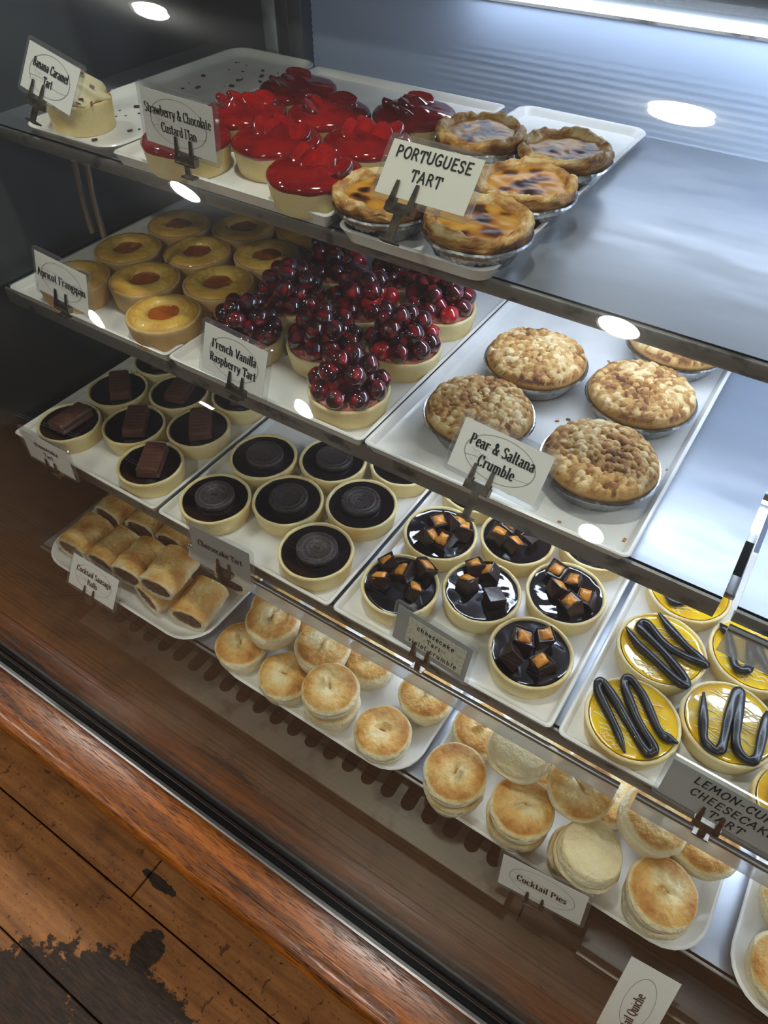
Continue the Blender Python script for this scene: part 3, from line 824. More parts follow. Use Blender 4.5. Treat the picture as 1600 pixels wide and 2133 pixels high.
# --- strawberry flan
def straw_half(seed):
    """half a strawberry: seeded dark skin below, bright flat cut face above"""
    V, Fc, T = [], [], []; n, k = 26, 14
    for j in range(k + 1):
        u = -1 + 2 * j / k; r = math.sqrt(max(0, 1 - abs(u) ** 2.2)) * (1 - .30 * u)
        for i in range(n):
            a = 2 * PI * i / n; y, z = math.cos(a) * r, math.sin(a) * r
            q = 1 + .05 * nz(u * 3 + seed, y * 3, z * 3)
            zz = min(z * q * .0085, .0032 + .0004 * nz(u * 4, y * 4, seed))
            V.append((u * .0150, y * q * .0105, zz))
            T.append(.28 + (.55 - .25 * abs(y) if zz > .0028 else 0) + .15 * nz(u * 5 + seed, y * 5, z * 5))
    for j in range(k):
        for i in range(n): m = (i + 1) % n; Fc.append((j * n + i, j * n + m, (j + 1) * n + m, (j + 1) * n + i))
    return new_mesh('strawberry', V, Fc, M['strawberry'], True, None, 60, T)
straw_me = [straw_half(s) for s in range(4)]
def build_flan(loc, label, seed, group):
    R, Hh = .0402, .0250
    t = thing('strawberry_flan', loc, 0, label, 'flan', group)
    part('pastry_shell', shell_mesh(R, Hh, M['shell'], seed), t)
    rs = random.Random(seed)
    lumps = [(rs.uniform(-.018, .022), rs.uniform(-.006, .018), rs.uniform(.006, .010)) for _ in range(5)]
    prof = [(R - .002, Hh - .006), (R + .0004, Hh - .0034), (R + .0006, Hh - .0012), (R - .0006, Hh + .0006)] + [(R * q, Hh + .0012 + .0045 * (1 - q ** 3)) for q in (.93, .86, .78, .7, .6, .5, .4, .3, .2, .1)] + [(0, Hh + .0057)]
    def fn(a, r, z, k):
        x, y = r * math.cos(a), r * math.sin(a)
        if k < 3: return r, z + .0018 * nz(math.cos(a) * 2.2 + seed, math.sin(a) * 2.2, seed) - .0006
        b = sum(.0028 * math.exp(-((x - p) ** 2 + (y - q) ** 2) / s ** 2) for p, q, s in lumps)
        return r, z + b + .0006 * nz(x * 120 + seed, y * 120)
    part('red_glaze', lathe('glaze', prof, M['glaze'], 64, fn), t)
    base = rs.uniform(-.4, .4)
    for i, (x, y, tx, yaw) in enumerate(((-.015, .004, .7, 1.9), (-.002, .004, .55, 1.75), (.011, .002, .35, 1.6), (.022, .004, .2, 1.3), (.001, .019, .5, 2.4))):
        me = straw_me[(seed + i) % 4]
        part('strawberry_half', me, t, (x + rs.uniform(-.002, .002), y + rs.uniform(-.003, .003), Hh + .0050), (tx * .8 - .35, -tx * .8, yaw + base))
    return t

# --- custard tart in a foil cup
def foil_mesh(rb, rt, h, fl, n=144, amp=.012, seed=0):
    prof = [(0, .0006), (rb * .96, .0004), (rb, .0012)] + [(rb + (rt - rb) * q, .0012 + (h - .0012) * q) for q in (.2, .4, .6, .8, 1)] + [(rt + .0022, h + .0004), (rt + .0032, h - .0004), (rt + .0024, h + .0012), (rt - .0008, h + .0008), (rt - .002, h - .006)]
    def fn(a, r, z, k):
        g = amp * math.cos(fl * a) * (1 if 2 < k < 9 else .35 if k >= 9 else 0)
        return r * (1 + g + .012 * nz(math.cos(a) * 2 + seed, math.sin(a) * 2, seed)), z + (.0013 * nz(math.cos(a) * 2.5 + seed, math.sin(a) * 2.5, 4) if k > 4 else 0)
    return lathe('foil', prof, M['foil'], n, fn, angle=60)
def build_custard(loc, label, seed, group):
    t = thing('custard_tart', loc, 0, label, 'tart', group)
    part('foil_cup', foil_mesh(.0300, .0395, .0195, 40, seed=seed), t)
    prof = [(.034, .012), (.0375, .017), (.0405, .0225), (.0412, .0265), (.0400, .0300), (.0375, .0318), (.0345, .0312), (.0318, .0290), (.0300, .0262), (.0285, .022)]
    prof = resample(prof, .0016)
    def fn(a, r, z, k):
        c, s = math.cos(a), math.sin(a)
        up = sm(.018, .030, z)
        q = .055 * nz(c * 1.5 + seed, s * 1.5, seed) + .035 * nz(c * 4 + seed, s * 4, z * 160) + .030 * nz(c * 5, s * 5, z * 700 + seed) * sm(.034, .039, r)
        return r * (1 + q), z + up * (.0055 * nz(c * 1.4 + seed * 2, s * 1.4, 3) + .0026 * nz(c * 5, s * 5, seed) + .0014 * nz(c * 13, s * 13, r * 500))
    tone = lambda x, y, z: .46 + .16 * math.sin(z * 2400 + 5 * nz(x * 60, y * 60, seed)) + .75 * nz(x * 75 + seed, y * 75, z * 190) + .35 * sm(.024, .032, z) - .2 * sm(.038, .043, math.hypot(x, y))
    part('flaky_pastry', lathe('flaky', prof, M['flaky'], 96, fn, tone, 70), t)
    rs = random.Random(seed + 40)
    spots = [(rs.uniform(-.02, .02), rs.uniform(-.02, .02), rs.uniform(.003, .0075)) for _ in range(7)]
    spots += [(.024 * math.cos(b), .024 * math.sin(b), rs.uniform(.004, .007)) for b in (seed * 1.7, seed * 1.7 + .9, seed * 1.7 + 2.6)]
    prof = [(0, .018), (.031, .018), (.0325, .0268), (.0312, .0270)] + [(.031 * q, .0268 + .0010 * (1 - q)) for q in [1 - i / 16 for i in range(1, 16)]] + [(0, .0278)]
    fz = lambda x, y: .0016 * nz(x * 60 + seed, y * 60, seed) + .0010 * nz(x * 150, y * 150 + seed)
    tone = lambda x, y, z: .74 + .3 * nz(x * 80 + seed, y * 80) - sum(.8 * math.exp(-((x - p) ** 2 + (y - q) ** 2) / s ** 2) for p, q, s in spots)
    part('baked_custard', lathe('custard', prof, M['egg_custard'], 72, lambda a, r, z, k: (r, z + (fz(r * math.cos(a), r * math.sin(a)) if k > 1 else 0)), tone), t)
    return t

# --- apricot tart
def build_apricot(loc, label, seed, group):
    R, Hh = .0402, .0265
    t = thing('apricot_tart', loc, 0, label, 'tart', group)
    part('pastry_shell', shell_mesh(R, Hh, M['shell_baked'], seed), t)
    ri = .0165 + .001 * nz(seed * 3.3, 1)
    prof = [(R - .0045, Hh - .006), (R - .0030, Hh - .0008), (R - .0042, Hh + .0012), (R - .008, Hh + .0032), (R - .013, Hh + .0042), (ri + .004, Hh + .0032), (ri + .001, Hh + .0012), (ri - .0008, Hh - .0030)]
    prof = resample(prof, .0018)
    def fn(a, r, z, k):
        c, s = math.cos(a), math.sin(a); w = sm(R - .004, ri, r)
        return r * (1 + w * .09 * nz(c * 1.3 + seed, s * 1.3, seed)), z + .0010 * nz(c * r * 160 + seed, s * r * 160)
    tone = lambda x, y, z: .5 + .45 * nz(x * 45 + seed, y * 45) + (.18 if math.hypot(x, y) < .028 else -.1)
    part('frangipane', lathe('frangipane', prof, M['frangipane'], 64, fn, tone), t)
    part('apricot', fill_mesh('apricot', ri + .0065, Hh + .001, M['jam'], .0022, .0016, seed), t)
    return t

# --- berry tart
berry_me = [blob_mesh('berry', .0104, .0104, .0100, M['berry'], s, .10, 20, 12) for s in (1, 2, 3, 4)] + [blob_mesh('berry_b', .0106, .0106, .0102, M['berry_bright'], 9, .10, 20, 12)]
def build_berry(loc, label, seed, group, bright=0):
    R, Hh = .0398, .0225
    t = thing('berry_tart', loc, 0, label, 'tart', group)
    part('pastry_shell', shell_mesh(R, Hh, M['shell'], seed), t)
    part('pink_custard', fill_mesh('custard_top', R, Hh + .0035, M['pink_custard'], .0030, .003, seed), t)
    rs = random.Random(seed); P = []
    for ring, (n, r, z) in enumerate(((9, .0292, .0295), (5, .0150, .0345), (5, .0190, .0465), (2, .0075, .0540))):
        a0 = rs.uniform(0, 6)
        for i in range(n):
            a = a0 + 2 * PI * i / n + rs.uniform(-.12, .12); q = r + rs.uniform(-.0015, .0015)
            P.append((q * math.cos(a), q * math.sin(a), z + rs.uniform(-.002, .002)))
    br = set(rs.sample(range(len(P)), bright)) if bright else set()
    for i, p in enumerate(P):
        part('berry', berry_me[4] if i in br else berry_me[rs.randrange(4)], t, p, (rs.uniform(0, 6), rs.uniform(0, 6), rs.uniform(0, 6)))
    return t

# --- crumble pie in a foil dish
def crumble_mesh(seed):
    rs = random.Random(seed); R = .0478
    lumps = []
    for _ in range(760):
        a, r = rs.uniform(0, 2 * PI), R * math.sqrt(rs.random()) * .97
        lumps.append((r * math.cos(a), r * math.sin(a), rs.choice((.0016, .0020, .0024, .0030, .0040)), rs.random()))
    cell = {}
    for L in lumps: cell.setdefault((int(L[0] // .006), int(L[1] // .006)), []).append(L)
    def near(x, y):
        i, j = int(x // .006), int(y // .006)
        for a in (-1, 0, 1):
            for b in (-1, 0, 1):
                yield from cell.get((i + a, j + b), ())
    def h(x, y):
        best, tn = 0., .30
        for lx, ly, s, t in near(x, y):
            d2 = (x - lx) ** 2 + (y - ly) ** 2
            if d2 < s * s:
                q = math.sqrt(s * s - d2)
                if q > best: best, tn = q, .34 + .62 * t
        return best, tn
    tones = {}
    prof = [(.0470, .018), (.0492, .0235), (.0488, .0248)] + [(R * q, 0) for q in [1 - i / 46 for i in range(1, 46)]] + [(0, 0)]
    def fn(a, r, z, k):
        x, y = r * math.cos(a), r * math.sin(a)
        if k < 3: return r * (1 + .012 * nz(x * 90 + seed, y * 90)), z + .0008 * nz(x * 150, y * 150)
        b, tn = h(x, y)
        zz = .0245 + .0095 * math.sqrt(max(0, 1 - (r / .0492) ** 2)) + b * .85 + .0012 * nz(x * 40 + seed, y * 40)
        tones[(round(x, 6), round(y, 6), round(zz, 6))] = tn - .10 + .07 * b / .003 + .45 * nz(x * 30 + seed, y * 30)
        return r, zz
    tone = lambda x, y, z: tones.get((round(x, 6), round(y, 6), round(z, 6)), .55)
    return lathe('crumble', prof, M['crumble'], 150, fn, tone, 80)
def build_crumble(loc, label, seed, group):
    t = thing('crumble_pie', loc, 0, label, 'pie', group)
    part('foil_dish', foil_mesh(.0400, .0485, .0205, 48, 160, .009, seed), t)
    part('crumble_topping', crumble_mesh(seed), t)
    return t

# --- chocolate tarts
def ganache_base(t, R, Hh, seed, depth=.0028):
    part('pastry_shell', shell_mesh(R, Hh, M['shell'], seed), t)
    part('chocolate_filling', fill_mesh('ganache', R, Hh, M['ganache'], depth, .0009, seed), t)
bar_mesh = None
def bar_me():
    prof = [(-.0140, 0), (-.0138, .0035), (-.0128, .0048), (-.0128, .0056), (-.0132, .0066), (-.0128, .0112), (-.0112, .0128), (.0112, .0128), (.0128, .0112), (.0132, .0066), (.0128, .0056), (.0128, .0048), (.0138, .0035), (.0140, 0)]
    V, Fc = [], []; xs = [(-.0252, .86), (-.0248, .95), (-.0235, 1.)] + [(-.0235 + .047 * i / 24, 1.) for i in range(1, 24)] + [(.0235, 1.), (.0248, .95), (.0252, .86)]
    for k, (x, s) in enumerate(xs):
        w = .00035 * math.sin(k * 1.9)
        for y, z in prof: V.append((x + .0006 * nz(y * 200, z * 200, x), y * s, z * s + (w if z > .012 else 0) + .0003 * nz(x * 150, y * 150)))
    n = len(prof)
    for k in range(len(xs) - 1):
        for i in range(n): j = (i + 1) % n; Fc.append((k * n + i, k * n + j, (k + 1) * n + j, (k + 1) * n + i))
    Fc.append(tuple(range(n))); Fc.append(tuple((len(xs) - 1) * n + i for i in range(n))[::-1])
    return new_mesh('chocolate_bar', V, Fc, M['choc'], True, None, 50)
bar_mesh = bar_me()
def build_bar(loc, label, seed, group, yaw, off=(0, 0)):
    R, Hh = .0405, .0245
    t = thing('chocolate_bar_tart', loc, 0, label, 'tart', group)
    ganache_base(t, R, Hh, seed)
    part('chocolate_bar', bar_mesh, t, (off[0], off[1], Hh - .0012), (rnd.uniform(-.05, .12), rnd.uniform(-.05, .05), math.radians(yaw)))
    return t
def prism(src, dst, z0, z1, sc=1.):
    """turn flat x/z lettering into raised relief lying in x/y"""
    for f in src.f:
        p = [src.v[i] for i in f]; n = len(p)
        vs = [(a[0] * sc, a[2] * sc, z0) for a in p] + [(a[0] * sc, a[2] * sc, z1) for a in p]
        dst.add(vs, [list(range(n, 2 * n))] + [[i, (i + 1) % n, n + (i + 1) % n, n + i] for i in range(n)])
def cookie_meshes():
    R = .0226
    def fn(a, r, z, k):
        return r * (1 + (.012 * math.cos(60 * a) if k in (2, 3, 4) else 0)), z
    body = lathe('cookie', [(0, 0), (R - .002, 0), (R, .0015), (R, .0068), (R - .0008, .0078), (R - .0034, .0080), (R - .0040, .0072), (.0172, .0072), (.0168, .0078), (.0160, .0078), (.0156, .0072), (0, .0072)], M['cookie'], 180, fn, angle=60)
    mb = MB()
    for i in range(60):
        a = 2 * PI * i / 60; mx = Matrix.Rotation(a, 4, 'Z')
        mb.box(.0186, R - .0008, -.00042, .00042, .0068, .0084, 0, mx)
    for i in range(12):
        a = 2 * PI * i / 12
        for da, rr in ((-.09, .0122), (.09, .0122), (-.09, .0142), (.09, .0142)):
            mx = Matrix.Rotation(a + da, 4, 'Z') @ Matrix.Translation((rr, 0, 0)) @ Matrix.Rotation(PI / 4, 4, 'Z')
            mb.box(-.00065, .00065, -.00065, .00065, .0068, .0079, 0, mx)
        mx = Matrix.Rotation(a + PI / 12, 4, 'Z')
        mb.box(.0112, .0150, -.0002, .0002, .0068, .0077, 0, mx)
    ov = MB()
    el = arc(0, 0, .0092, .0056, 0, 360, 40)
    for p, q in zip(el, el[1:]):
        k = .90
        ov.add([(p[0], 0, p[1]), (q[0], 0, q[1]), (q[0] * k, 0, q[1] * k), (p[0] * k, 0, p[1] * k)], [(0, 1, 2, 3)])
    text_geo(ov, ['OREO'], 0, -.0019, .0056, .006, (.055, .05), False, .60)
    for s in (-1, 1):
        ov.add([(-.0005, 0, s * .0056), (.0005, 0, s * .0056), (.0005, 0, s * .0100), (-.0005, 0, s * .0100)], [(0, 1, 2, 3)])
        ov.add([(-.0022, 0, s * .0078), (.0022, 0, s * .0078), (.0022, 0, s * .0086), (-.0022, 0, s * .0086)], [(0, 1, 2, 3)])
    prism(ov, mb, .0068, .0079)
    return body, mb.mesh('cookie_relief', [M['cookie']])
cookie_body, cookie_relief = cookie_meshes()
def build_cookie(loc, label, seed, group):
    R, Hh = .0418, .0245
    t = thing('cookie_tart', loc, 0, label, 'tart', group)
    ganache_base(t, R, Hh, seed)
    c = part('cookie', cookie_body, t, (rnd.uniform(-.002, .002), .001, Hh - .0036), (rnd.uniform(-.04, .04), rnd.uniform(-.04, .04), .35 + rnd.uniform(-.3, .3)))
    part('embossed_pattern', cookie_relief, c)
    return t
def chunk_meshes(seed):
    rs = random.Random(seed)
    bm = bmesh.new(); bmesh.ops.create_cube(bm, size=1)
    for v in bm.verts:
        v.co = Vector((v.co.x * .0178, v.co.y * .0158, (v.co.z + .5) * .0140)) + Vector([rs.uniform(-.0026, .0026) for _ in range(3)])
    bm.faces.ensure_lookup_table()
    top = max(bm.faces, key=lambda f: f.calc_center_median().z)
    r = bmesh.ops.inset_region(bm, faces=[top], thickness=.0013, depth=0)
    r = bmesh.ops.extrude_face_region(bm, geom=[top])
    vs = [e for e in r['geom'] if isinstance(e, bmesh.types.BMVert)]
    bmesh.ops.translate(bm, verts=vs, vec=(0, 0, -.0018))
    bmesh.ops.delete(bm, geom=[top], context='FACES_ONLY')
    bmesh.ops.bevel(bm, geom=bm.edges[:], offset=.0005, segments=1, affect='EDGES')
    me = bpy.data.meshes.new('chunk_shell'); bm.to_mesh(me); bm.free(); me.materials.append(M['dark_choc'])
    hm = blob_mesh('honeycomb', .0086, .0076, .0034, M['honeycomb'], seed, .25, 16, 8)
    for v in hm.vertices:   # squarer, flatter pad
        x, y = v.co.x / .0086, v.co.y / .0076
        k = max(abs(x), abs(y), 1e-6); L = math.hypot(x, y)
        f = (L / k) ** .8 if L > 1e-6 else 1
        v.co.x *= f * .82; v.co.y *= f * .82
    return me, hm
chunks = [chunk_meshes(s) for s in range(5)]
def build_honey(loc, label, seed, group, offs):
    R, Hh = .0415, .0245
    t = thing('honeycomb_tart', loc, 0, label, 'tart', group)
    ganache_base(t, R, Hh, seed)
    rs = random.Random(seed)
    for i, (x, y, dark) in enumerate(offs):
        a, b = chunks[rs.randrange(5)]
        rot = (rs.uniform(-.6, .6), rs.uniform(-.6, .6), rs.uniform(0, 6))
        c = part('honeycomb_chunk', a, t, (x, y, Hh - .0030), (rot[0] + (PI if dark else 0), rot[1], rot[2]))
        if dark: c.location.z += .0135
        else: part('honeycomb', b, c, (0, 0, .0128))
    return t
def build_lemon(loc, label, seed, group, path):
    R, Hh = .0430, .0215
    t = thing('lemon_tart', loc, 0, label, 'tart', group)
    part('pastry_shell', shell_mesh(R, Hh, M['shell'], seed), t)
    part('lemon_curd', fill_mesh('curd', R, Hh, M['curd'], .0012, .0007, seed), t)
    rs = random.Random(seed)
    mbv = MB()
    for i in range(24):      # ridges in the curd, white reflections on them painted as pale colour
        y0 = -.034 + .068 * i / 23; hw = math.sqrt(max(0, .0355 ** 2 - y0 ** 2))
        a, b = sorted((rs.uniform(-hw, hw), rs.uniform(-hw, hw)))
        if b - a < .008: a, b = -hw * .8, hw * .2
        P = [(a + (b - a) * k / 10, y0 + .0012 * math.sin(k * 1.3 + i) + rs.uniform(-.0006, .0006)) for k in range(11)]
        for p, q in zip(P, P[1:]):
            w = .00055
            mbv.add([(p[0], p[1] - w, 0), (q[0], q[1] - w, 0), (q[0], q[1] + w, 0), (p[0], p[1] + w, 0), (p[0], p[1], .0003), (q[0], q[1], .0003)], [(0, 1, 5, 4), (3, 4, 5, 2)])
    part('curd_ripple_glints', mbv.mesh('ripples', [M['curd_glint']], True), t, (0, 0, Hh - .0008))
    pts = catmull([(x, y, 0) for x, y in path], 5)
    def rad(u): return .0043 * (min(1, .25 + u * 18) if u < .05 else min(1, .3 + (1 - u) * 18) if u > .95 else 1) * (1 + .10 * math.sin(u * 61 + seed))
    part('chocolate_piping', tube('piping', [(p.x, p.y, Hh + .0024 + .0004 * math.sin(i * .5)) for i, p in enumerate(pts)], rad, M['piping'], 12, .9), t)
    return t

# --- small puff pastry pies
def pie_mesh(seed, flip=False):
    prof = [(0, 0), (.0285, 0), (.0300, .0018), (.0322, .0100), (.0331, .0155), (.0312, .0176), (.0322, .0192), (.0344, .0222), (.0336, .0250), (.0318, .0278), (.0280, .0305), (.0225, .0325), (.015, .0336), (.007, .0341), (0, .0343)]
    prof = [prof[0]] + resample(prof[1:], .0020)
    sa = seed * 2.3
    def fn(a, r, z, k):
        c, s = math.cos(a), math.sin(a)
        q = .05 * nz(c * 1.1 + seed * 4, s * 1.1, seed) + .018 * nz(c * 3 + seed, s * 3, z * 120) + .010 * nz(c * 2, s * 2, z * 900 + seed)
        rr = r * (1 + q)
        x, y = r * c, r * s; zz = z
        if z > .022:
            zz += .0022 * nz(x * 38 + seed * 3, y * 38, seed) + .0010 * nz(x * 110, y * 110 + seed)
            u, w = x * math.cos(sa) + y * math.sin(sa), -x * math.sin(sa) + y * math.cos(sa)
            zz += -.0062 * math.exp(-(u / .0075) ** 2 - (w / .0024) ** 2) + .0090 * math.exp(-((u - .004) / .0050) ** 2 - ((w - .0048) / .0024) ** 2)
        return rr, zz
    def tone(x, y, z):
        r = math.hypot(x, y)
        n_ = nz(x * 30 + seed * 5, y * 30, seed) + .35 * nz(x * 95, y * 95, seed)
        if flip: return (.22 + .30 * n_ * .6 + .1 * (z < .004)) if z < .02 else .25
        if z < .0215: return .10 + .12 * n_
        return .42 + .34 * n_ + .30 * sm(.006, .028, r) - .55 * sm(.0300, .0335, r)
    return lathe('pie', prof, M['puff'], 88, fn, tone, 60)
pie_me = [pie_mesh(s) for s in range(1, 7)]
flip_me = [pie_mesh(s, True) for s in (8, 9)]
slit_me = blob_mesh('slit', .0040, .0009, .0010, M['slit'], 3, .2, 12, 8)
def place_pie(loc, label, v, group, rz=0., tilt=(0, 0), flip=False):
    t = thing('small_pie', loc, rz, label, 'pie', group)
    t.rotation_euler = (tilt[0], tilt[1], rz)
    if flip:
        part('pastry_case', flip_me[v % 2], t, (0, 0, .0343), (PI, 0, 0))
    else:
        part('pastry_case', pie_me[v % 6], t)
        part('vent_slit', slit_me, t, (0, 0, .0300), (0, 0, (v % 6 + 1) * 2.3))
    return t

# --- sausage rolls
def roll_meshes(seed):
    Lh, W2, Hh = .0310, .0272, .0400
    n = 44; V, Fc, T = [], [], []
    xs = [(-1., .93), (-.97, 1.)] + [(-.94 + 1.88 * i / 22, 1.) for i in range(23)] + [(.97, 1.), (1., .93)]
    def ring(u, s, inner):
        out = []
        for i in range(n):
            a = 2 * PI * i / n; c, d = math.cos(a), math.sin(a)
            k = 1 / (abs(c) ** 2.25 + abs(d) ** 2.25) ** (1 / 2.25)
            y, z = c * k * W2, d * k * Hh / 2
            if z < 0: z *= .93
            th = .0050 + .0014 * nz(a * 2, seed)
            if inner:
                L = math.hypot(y, z); y *= (L - th) / L; z *= (L - th) / L
            else:
                bump = 1 + .09 * nz(c * 1.3 + seed * 3, d * 1.3, u * 1.7) + .035 * nz(c * 4, d * 4 + seed, u * 6)
                y *= bump * s; z *= bump * s
            out.append((u * Lh + (.0012 * nz(c * 3, d * 3, seed + u)), y, z + Hh / 2))
        return out
    for u, s in xs:
        for p in ring(u, s, False):
            V.append(p); T.append(.34 + .42 * nz(p[0] * 40 + seed * 7, p[1] * 40, p[2] * 40) + .30 * sm(.016, .032, p[2]) - .25 * sm(.9, 1., abs(u)))
    m = len(xs)
    for k in range(m - 1):
        for i in range(n): j = (i + 1) % n; Fc.append((k * n + i, k * n + j, (k + 1) * n + j, (k + 1) * n + i))
    for u, e in ((-1., 0), (1., (m - 1) * n)):
        b = len(V)
        for p in ring(u * .985, 1, True): V.append(p); T.append(.08)
        c = len(V)
        for p in ring(u * .80, 1, True): V.append(p); T.append(.1)
        for i in range(n):
            j = (i + 1) % n
            Fc.append((e + i, e + j, b + j, b + i)); Fc.append((b + i, b + j, c + j, c + i))
    pastry = new_mesh('roll_pastry', V, Fc, M['puff'], True, None, 60, T)
    mv, mf = [], []
    rings = [(-.93, .0), (-.955, .35), (-.965, .6), (-.955, .85), (-.91, .97), (0, .97), (.91, .97), (.955, .85), (.965, .6), (.955, .35), (.93, .0)]
    for u, s in rings:
        for i, p in enumerate(ring(u, 1, True)):
            q = 1 + .08 * nz(i * .9, u * 5, seed)
            mv.append((p[0] + .0012 * nz(i * .7, s * 9, u), p[1] * s * q, (p[2] - Hh / 2) * s * q + Hh / 2))
    for k in range(len(rings) - 1):
        for i in range(n): j = (i + 1) % n; mf.append((k * n + i, k * n + j, (k + 1) * n + j, (k + 1) * n + i))
    return pastry, new_mesh('roll_meat', mv, mf, M['meat'], True, None, 60)
roll_me = [roll_meshes(s) for s in (1, 2, 3, 4)]
def place_roll(loc, label, v, group, rz, tilt=0., roll=0.):
    t = thing('sausage_roll', loc, rz, label, 'sausage roll', group)
    t.rotation_euler = (roll, tilt, rz)
    part('pastry', roll_me[v % 4][0], t); part('sausage_filling', roll_me[v % 4][1], t)
    return t

# ------------------------------------------------------------------ price tickets
def holder_mesh(w, h, th=.0026, r=.004):
    L = rrect(w, h, r, 5); n = len(L)
    V = [(a, -th / 2, b) for a, b in L] + [(a, th / 2, b) for a, b in L]
    Fc = [tuple(range(n)), tuple(range(n, 2 * n))[::-1]] + [(i, (i + 1) % n, n + (i + 1) % n, n + i) for i in range(n)]
    return new_mesh('holder', V, Fc, M['acrylic'], False)
def ticket(name, pos, lean, yaw, roll, W, Hh, lines, size, label, hand=False, card='card', z0=None, lead=None, emblem=True, clip=0., clip_len=.012, nib=None, inset=.004, spin=None, cond=None, slant=0., inner=None, cx=0., track=None, dark=True):
    t = thing(name, pos, 0, label, 'sign')
    m = Matrix.Rotation(yaw, 4, 'Z') @ Matrix(((1, 0, 0, 0), (0, math.cos(lean), math.sin(lean), 0), (0, -math.sin(lean), math.cos(lean), 0), (0, 0, 0, 1))) @ Matrix(((math.cos(roll), 0, math.sin(roll), 0), (0, 1, 0, 0), (-math.sin(roll), 0, math.cos(roll), 0), (0, 0, 0, 1)))
    t.rotation_euler = m.to_euler()
    if inset: part('clear_sleeve', holder_mesh(W, Hh), t)
    y = -.0015 if inset else -.0006
    a, b = W / 2 - inset, Hh / 2 - inset
    part('card', box_mesh('card', -a, a, y, y + .0004, -b, b, M[card]), t)
    y -= .0002
    if inner:
        part('inner_card', box_mesh('inner_card', inner[0], inner[1], y - .0003, y, inner[2], inner[3], M['card_old']), t); y -= .0005
    if emblem:
        mb = MB()
        rx, rz_ = (W * .36, Hh * .36) if not spin else (W * .28, Hh * .36)
        E_ = arc(0, 0, rx, rz_, 0, 360, 56)
        for p, q in zip(E_, E_[1:]):
            k = 1 - .0005 / min(rx, rz_)
            mb.add([(p[0], y, p[1]), (q[0], y, q[1]), (q[0] * k, y, q[1] * k), (p[0] * k, y, p[1] * k)], [(0, 1, 2, 3)])
        if not spin:
            for s in (.25, -.35):
                w = rx * math.sqrt(1 - s * s)
                C = [(-w + 2 * w * i / 12, rz_ * (s + .10 * math.sin(PI * i / 6))) for i in range(13)]
                for p, q in zip(C, C[1:]): mb.add([(p[0], y, p[1] - .00018), (q[0], y, q[1] - .00018), (q[0], y, q[1] + .00018), (p[0], y, p[1] + .00018)], [(0, 1, 2, 3)])
        part('oval_emblem', mb.mesh('oval_emblem', [M['grey_ink']]), t)
        if not spin:
            mb = MB()   # faint looped script behind the words
            C = [(-rx * .80 + .5 * rx * u + .0035 * math.sin(u * 17), -.004 + .0045 * math.cos(u * 17) * (1 - .4 * u)) for u in [i / 60 for i in range(61)]]
            for p, q in zip(C, C[1:]):
                mb.add([(p[0], y + .00005, p[1] - .0003), (q[0], y + .00005, q[1] - .0003), (q[0] + .0002, y + .00005, q[1] + .0003), (p[0] + .0002, y + .00005, p[1] + .0003)], [(0, 1, 2, 3)])
            part('script_mark', mb.mesh('script_mark', [M['pale_ink']]), t)
    if lines:
        mb = MB()
        if lead is None: lead = size * 1.05
        if z0 is None: z0 = (len(lines) - 1) * lead / 2 - size * .3
        text_geo(mb, lines, cx, z0, size, lead, nib or ((.064, .018) if not hand else (.055, .055)), not hand, cond or (.80 if not hand else 1.), track if track is not None else (.015 if not hand else .04), slant, .03 if hand else 0., y - .0002, spin=spin)
        part('handwriting' if hand else 'printed_words', mb.mesh('words', [M['ink']]), t)
    if clip is not None:
        mb = MB(); w = .011; zb = -Hh / 2
        for s in (-1, 1):
            x = clip + s * w * .72
            mb.add([(x - .0024, -.0034, zb), (x + .0024, -.0034, zb), (x + .0012, -.0032, zb + .015), (x - .0012, -.0032, zb + .015), (x - .0024, -.0022, zb), (x + .0024, -.0022, zb), (x + .0012, -.0022, zb + .015), (x - .0012, -.0022, zb + .015)], [(0, 1, 2, 3), (4, 7, 6, 5), (0, 4, 5, 1), (1, 5, 6, 2), (2, 6, 7, 3), (3, 7, 4, 0)])
            mb.box(x - .002, x + .002, .0016, .0026, zb - .002, zb + .008)
        mb.box(clip - w, clip + w, -.0036, .0028, zb - .006, zb + .0006)
        mb.box(clip - w * .9, clip + w * .9, -.0048, -.0036, zb - .0058, zb - .0044)
        mb.box(clip - w * .28, clip + w * .28, -.0012, .0010, zb - .006 - clip_len, zb - .006)
        mb.box(clip - w * .6, clip + w * .6, -.003, .005, zb - .0075 - clip_len, zb - .006 - clip_len)
        part('metal_clip', mb.mesh('metal_clip', [M['clip']]), t)
    return t

# ------------------------------------------------------------------ top shelf
build_cream((-.689, .499, F3), 'cream topped tart with chocolate shavings standing alone on the near-empty tray')
cr = MB()
rs = random.Random(4)
def flake(mb, x, y, z, s):
    mx = Matrix.Translation((x, y, z + s * .3)) @ Matrix.Rotation(rs.uniform(0, 6), 4, 'Z') @ Matrix.Rotation(rs.uniform(-.3, .3), 4, 'X')
    mb.box(-s, s, -s * .6, s * .6, -s * .3, s * .3, 0, mx)
for x, y in ((-.705, .548), (-.693, .643), (-.681, .655), (-.632, .634), (-.678, .729), (-.647, .727), (-.653, .479), (-.643, .516), (-.69, .57), (-.705, .69), (-.66, .70), (-.652, .68), (-.67, .60), (-.633, .66), (-.635, .71), (-.66, .745), (-.645, .56)):
    flake(cr, x, y, 0, rs.uniform(.0014, .0030))
for _ in range(26): flake(cr, rs.uniform(-.715, -.63), rs.uniform(.49, .76), 0, rs.uniform(.0006, .0013))
o = part('chocolate_crumbs', cr.mesh('chocolate_crumbs', [M['crumb']]), None, (0, 0, F3 + CZ)); tag(o, 'scattered brown chocolate crumbs on the near-empty top left tray', 'crumbs', None, 'stuff')

